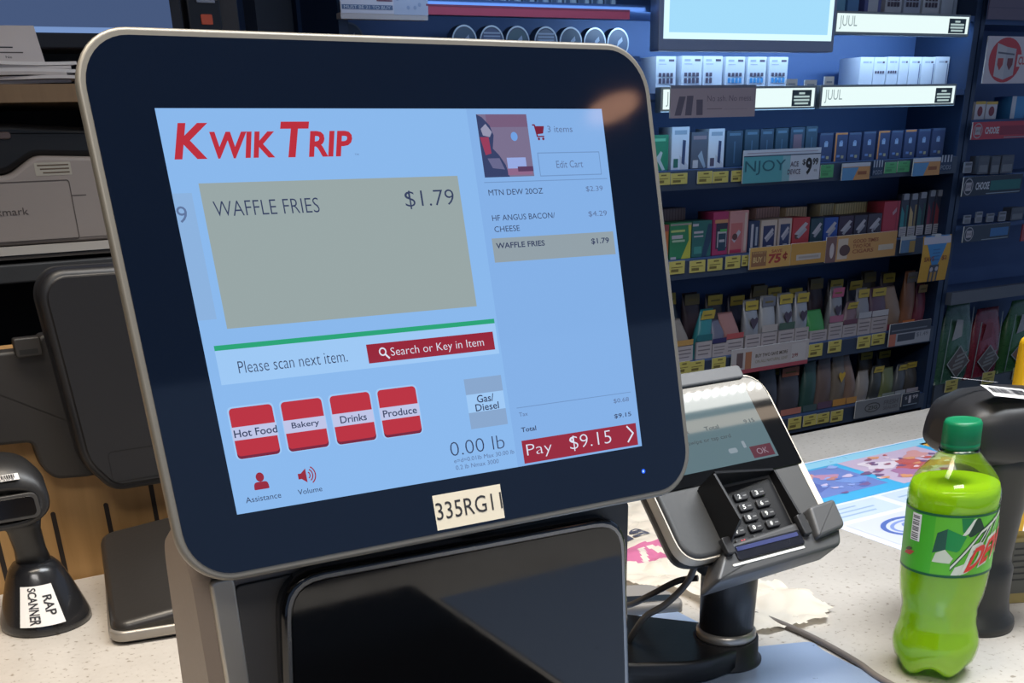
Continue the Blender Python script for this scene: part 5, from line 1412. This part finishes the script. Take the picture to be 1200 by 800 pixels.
# dip cans on the left shelf and the cigarette display above them
for i in range(8):
    y, L = PX['cans']; x0, x1, z0, z1 = L[i]; r = .0300
    t = thing('dip_can', ('dim dip can standing on edge above the left part of the large screen' if i == 7 else 'round dip can standing on edge above the large screen, %s from the left' % ORD[i]), 'can', ((x0 + x1) / 2000, y, 1.5128), (0, 0, 0), None if i == 7 else 'dip cans on edge')
    b = MB(lambda a, b_, c: (a, -c, b_ + r))
    rim = [(r * math.cos(2 * math.pi * k / 36), r * math.sin(2 * math.pi * k / 36)) for k in range(36)]
    b.slab(rim, -.024, 0, M((48, 60, 84), .4), .0015, .002); body_ = b.build('can_body', t)
    b = MB(lambda a, b_, c: (a, -c, b_ + r)); rim2 = inset(rim, .0005)
    lm_ = M((176, 186, 196), .35, .4) if i < 7 else M((84, 100, 124), .4)
    b.frame(rim2, inset(rim, .0036), .0006, lm_); b.poly(inset(rim, .006), .0003, M([(40, 66, 92), (60, 70, 110), (50, 78, 90), (90, 100, 120), (44, 66, 88), (40, 60, 90), (46, 64, 92), (50, 64, 90)][i], .4))
    cc_ = M((150, 164, 186), .5)
    if i in (1, 3): [b.rect(-.020, .002 + .006 * k, .020, .005 + .006 * k, .0008, cc_) for k in range(3)]
    else: b.poly([(-.004, -.008), (.012, .004), (.010, .012), (.0, .004)], .0008, cc_)
    b.build('can_lid', t, label='lid with a pale rim')
def ciglabel(b, w, h):
    b.rect(-w / 2, 0, w / 2, h, .0003, M((226, 222, 236), .6))
    n = 7
    for k in range(2):
        x0 = -w / 2 + w * (.04 + .33 * k); b.rect(x0, h * .40, x0 + w * .26, h * .98, .0006, M((132, 60, 100), .6)); b.rect(x0 + w * .06, h * .46, x0 + w * .22, h * .9, .0008, M((206, 190, 210), .6))
    b.rect(w * .18, h * .32, w * .48, h * .36, .0006, M((120, 50, 80), .6)); b.rect(-w * .48, h * .10, w * .48, h * .22, .0006, M((88, 110, 150), .6)); b.text('PLEASE ASK FOR AGE CARD' if False else 'MUST BE 21 TO BUY', -w * .44, h * .12, w * .44, h * .2, .0008, Wp)
card('cigarette_sign', 'top left signs', 0, 'white and maroon cigarette sign at the top edge above the large screen', 'sign', None, ciglabel)
def ghost(b, w, h):
    b.rect(-w / 2, 0, w / 2, h, .0003, M((196, 206, 232), .5))
    for k in range(16): b.rect(-w * .4 + random.random() * w * .8, h * (.1 + .8 * random.random()), -w * .4 + random.random() * w * .1 + .004, h * .1, .0005, M((178, 190, 222), .5)) if False else b.disc(-w * .4 + random.random() * w * .8, h * (.15 + .8 * random.random()), .0035, .0005 + .00002 * k, M((160, 176, 214), .5), 8)
card('wrapped_pack', 'top left signs', 1, 'pale blue wrapped pack beside the white and maroon cigarette sign', 'pack', None, ghost, .03)
card('shelf_strip', 'top left signs', 2, 'pale shelf strip under the white and maroon cigarette sign', 'strip', None, None, .02, M((206, 196, 196), .5))
card('red_strip', 'top left signs', 3, 'long red shelf strip at the top above the dip cans', 'strip', None, lambda b, w, h: b.rect(-w / 2, h * .8, w / 2, h, .0004, M((150, 60, 90), .5)), .015, M((206, 70, 100), .5))
for k in range(14):
    x0 = 1128 + k * 34
    PX.setdefault('cigs', (2.24, []))[1].append((x0, x0 + 32, 1606, 1690))
    cA = [(120, 150, 176), (96, 120, 150), (150, 170, 186), (80, 104, 130)][k % 4]
    pack('cigs', k, 'blue-grey cigarette pack above the red strip, %s from the left' % ORD[k], M(cA, .5), [('p', [(.1, .02), (.45, .02), (.5, .5), (.3, .7)], M((60, 84, 110), .5)), ('p', [(.55, .02), (.9, .02), (.8, .6)], M((170, 190, 200), .5))], .05, 'cigarette packs above the red strip', 'cigarette_pack')

# cigarette display at the far right
dr_ = thing('cigarette_display', 'dark cigarette shelf unit at the right edge behind the counter', 'shelf unit', (2.98, 2.20, 0.0))
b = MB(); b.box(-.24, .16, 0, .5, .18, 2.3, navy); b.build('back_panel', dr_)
b = MB(); b.box(-.255, .0, 0, -.24, .18, 2.3, navy2); b.build('side_panel', dr_)
for z in (1.368, 1.232, 1.105, 0.646, 1.60):
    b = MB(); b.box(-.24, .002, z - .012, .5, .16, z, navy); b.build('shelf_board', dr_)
b = MB(); b.box(-.24, -.006, .612, .5, .002, .668, M((52, 58, 68), .4)); b.build('price_rail', dr_)
b = MB(); b.box(-.24, -.02, .897, .5, .002, .930, M((92, 96, 106), .45)); b.box(-.24, .002, .905, .5, .16, .92, navy); b.build('light_valance', dr_, label='grey metal valance above the tobacco bags')
b = MB(); b.box(-.24, .02, 0, .5, .155, .50, navy2); b.build('base_cabinet', dr_)
def cigad(b, w, h):
    b.rect(-w / 2, 0, w / 2, h, .0003, M((224, 220, 232), .6)); b.disc(-w * .22, h * .5, w * .235, .0005, M((208, 60, 72), .6), 30, h * .58 if False else h * .48); b.disc(-w * .44, h * .5, w * .0, .0005, Wp)
    for dx in (0, .0): pass
    b.poly([(-w * .36, h * .16), (-w * .22, h * .08), (-w * .22, h * .78), (-w * .36, h * .86)], .0008, M((206, 206, 216), .6)); b.poly([(-w * .22, h * .08), (-w * .08, h * .18), (-w * .08, h * .74), (-w * .22, h * .78)], .0008, M((190, 192, 206), .6))
    for cx_, m in ((-.29, M((200, 70, 70), .6)), (-.15, M((120, 56, 66), .6))):
        b.poly([(w * (cx_ - .04), h * .54), (w * (cx_ + .04), h * .54), (w * (cx_ + .04), h * .40), (w * cx_, h * .28), (w * (cx_ - .04), h * .40)], .001, m)
    b.line((-w * .34, h * .66), (-w * .10, h * .62), .004, .001, M((96, 100, 120), .6)); b.rect(-w * .05, h * .36, w * .2, h * .62, .0008, M((226, 220, 226), .6)); b.text('LUCKY' if False else 'CUT', -w * .03, h * .40, w * .12, h * .58, .001, M((206, 80, 90), .6), .03)
card('cigarette_sign', 'R signs', 0, 'white sign with red disc and two white cigarette packs at the right edge', 'sign', None, cigad)
card('shelf_sign', 'R signs', 1, 'dull mauve sign in the top right corner', 'sign', None, lambda b, w, h: b.rect(-w / 2, h * .3, w / 2, h * .33, .0005, M((84, 78, 104), .6)), .004, M((98, 88, 112), .6))
def choose(m, m2, word):
    def f(b, w, h):
        b.rect(-w / 2, 0, w / 2, h, .0003, m); ro = [(-w / 2 + .022 + .019 * math.cos(a), h * .5 + h * .44 * math.sin(a)) for a in [2 * math.pi * k / 24 for k in range(24)]]
        b.frame(ro, inset(ro, .003), .0006, M((170, 170, 180), .6)); b.rect(-w / 2 + .011, h * .28, -w / 2 + .034, h * .72, .0006, M((190, 186, 196), .6)); b.text('SAVE', -w / 2 + .013, h * .42, -w / 2 + .032, h * .58, .0008, K1)
        if word: b.text(word, -w / 2 + .052, h * .30, -w / 2 + .108, h * .70, .0007, Wp, .03)
        b.rect(-w / 2 + .112, h * .22, w / 2 - .006, h * .74, .0006, m2)
        b.rect(-w * .1, h * .05, w * .48, h * .1, .0007, lg)
    return f
card('choice_sign', 'R signs', 2, 'red sign reading CHOOSE under the white packs at the right edge', 'sign', None, choose(M((200, 56, 76), .6), M((150, 40, 66), .6), 'CHOOSE'))
card('choice_sign', 'R signs', 3, 'dark sign reading CHOOSE with green badge at the right edge', 'sign', None, choose(M((30, 44, 62), .6), M((24, 110, 110), .6), 'CHOOSE'))
card('choice_sign', 'R signs', 4, 'dark sign with a blue panel, lowest of the three signs at the right edge', 'sign', None, choose(M((44, 60, 80), .6), M((56, 120, 190), .6), None))
rp = [('white cigarette pack with red oval, left of the pair at the right edge', M((226, 226, 236), .5)), ('white cigarette pack with red oval, right of the pair at the right edge', M((226, 226, 236), .5)), ('bright blue cigarette pack at the right edge', M((60, 150, 220), .5))]
for i in range(3):
    pack('R packs', i, rp[i][0], rp[i][1], [('r', 0, .84, 1, 1, M((226, 190, 80), .5)), ('e', .5, .45, .26, .28, M((140, 50, 64), .5))] if i < 2 else [('r', 0, 0, .3, 1, Wp)], .06, None, 'cigarette_pack')
clipn = ['small grey clip left of the three grey packs', 'grey cigarette pack above the green CHOOSE sign, first of three', 'grey cigarette pack above the green CHOOSE sign, second of three', 'grey cigarette pack above the green CHOOSE sign, third of three', 'small grey clip above the blue panel sign, first from the left', 'small grey clip above the blue panel sign, second from the left', 'small grey clip above the blue panel sign, third from the left', 'small grey clip above the blue panel sign, fourth from the left', 'dark pack with pale diagonal stripes above the blue panel sign', 'red tag at the right edge beside the blue panel sign']
for i in range(10):
    dark = i in (1, 2, 3, 8)
    card('cigarette_pack' if dark else 'shelf_clip', 'R clips', i, clipn[i], 'pack' if dark else 'clip', None,
         (lambda b, w, h: (b.rect(-w * .4, h * .1, w * .4, h * .5, .0004, M((120, 126, 136), .6)), b.rect(-w * .4, h * .7, w * .4, h * .9, .0004, M((84, 92, 106), .6)))) if i != 9 else None, .03 if dark else .004, M((72, 80, 96), .5) if dark else (M((186, 60, 70), .5) if i == 9 else M((150, 156, 172), .5)))
bagc = [((60, 110, 84), (70, 120, 92), 'large green tobacco bag with a pale diamond beside the shelf end'), ((150, 40, 60), (160, 46, 66), 'large red tobacco bag with a pale diamond, second in the row'), ((56, 120, 60), (70, 100, 60), 'large green and white tobacco bag cut by the right edge')]
for i in range(3):
    y, L = PX['R bags']; p, w, h = front_thing('', *L[i], y); w *= .90
    t = thing('tobacco_bag', bagc[i][2], 'bag', p, (0, 0, 0), None)
    rs = []
    for f_, ww, dd in ((0, .92, .5), (.1, 1, .9), (.4, 1, 1), (.7, .93, .7), (.9, .74, .2), (1, .70, .06)):
        rs.append([(w * .5 * ww * math.copysign(abs(math.cos(a)) ** .6, math.cos(a)) + .006 * f_, h * f_, .03 * dd * math.sin(a) - .03) for a in [2 * math.pi * k / 20 for k in range(20)]])
    b = MB(FRONT); b.rings(rs, M(bagc[i][0], .28, 0, 0, .6), smooth=True); bb = b.build('bag_body', t)
    b = MB(FRONT)
    dq = [(0, h * .08), (w * .36, h * .28), (0, h * .50), (-w * .36, h * .28)]
    b.frame(dq, [(x * .9, h * .29 + (z - h * .29) * .9) for x, z in dq], .0035, M((176, 184, 180), .5)); b.poly([(x * .88, h * .29 + (z - h * .29) * .88) for x, z in dq], .003, M((96, 84, 78) if i < 2 else (150, 96, 60), .5))
    for k in range(4): b.poly([(-w * .2 + .006 * k, h * (.18 + .055 * k)), (w * .14 + .004 * k, h * (.22 + .055 * k)), (w * .14 + .004 * k, h * (.25 + .055 * k)), (-w * .2 + .006 * k, h * (.21 + .055 * k))], .004, M((150, 150, 146), .5))
    b.poly([(-w * .24, h * .56), (w * .06, h * .60), (w * .04, h * .80), (-w * .16, h * .82)], -.004, M((190, 190, 190) if i != 1 else (150, 50, 64), .5))
    b.line((-w * .44, h * .05), (-w * .38, h * .84), .004, .001, M((150, 170, 160), .4)); b.line((w * .3, h * .4), (w * .26, h * .95), .004, .001, M((150, 160, 156), .4))
    b.build('bag_print', bb)
tags('R tags', range(3), 'rail under the tobacco bags')
M = _M0

# ------------------------------------------------------------------ ceiling fittings over the counter
cl_ = thing('ceiling_strip_light', 'white ceiling strip light with a row of bright diodes, mirrored in the card reader screen', 'lamp', (1.90, 0.28, 2.748))
b = MB(); b.box(-.42, -.10, -.040, .42, .085, 0.0, M((210, 210, 206), .5)); b.build('lamp_housing', cl_)
b = MB(); b.box(-.40, -.035, -.043, .40, .066, -.040, M((255, 250, 240), .5, 0, 9.0)); b.box(-.40, -.095, -.043, .40, -.06, -.040, M((236, 214, 190), .5, 0, 4.0)); b.build('diffuser', cl_)
b = MB()
for k in range(25):
    b.disc(-.384 + .032 * k, .008, .011, -.0445, M((255, 252, 246), .5, 0, 40.0), 12)
b.build('diode_row', cl_)
dl = thing('round_downlight', 'round warm ceiling downlight mirrored in the upper right of the screen glass', 'lamp', (2.33, -1.49, 2.748))
b = MB(); b.lathe([(.10, -.012), (.10, 0.0)], M((200, 196, 190), .5), 32, cap0=False); b.build('trim_ring', dl)
b = MB(); b.disc(0, 0, .085, -.010, M((255, 190, 150), .5, 0, 5.0), 32); b.build('lamp_lens', dl)
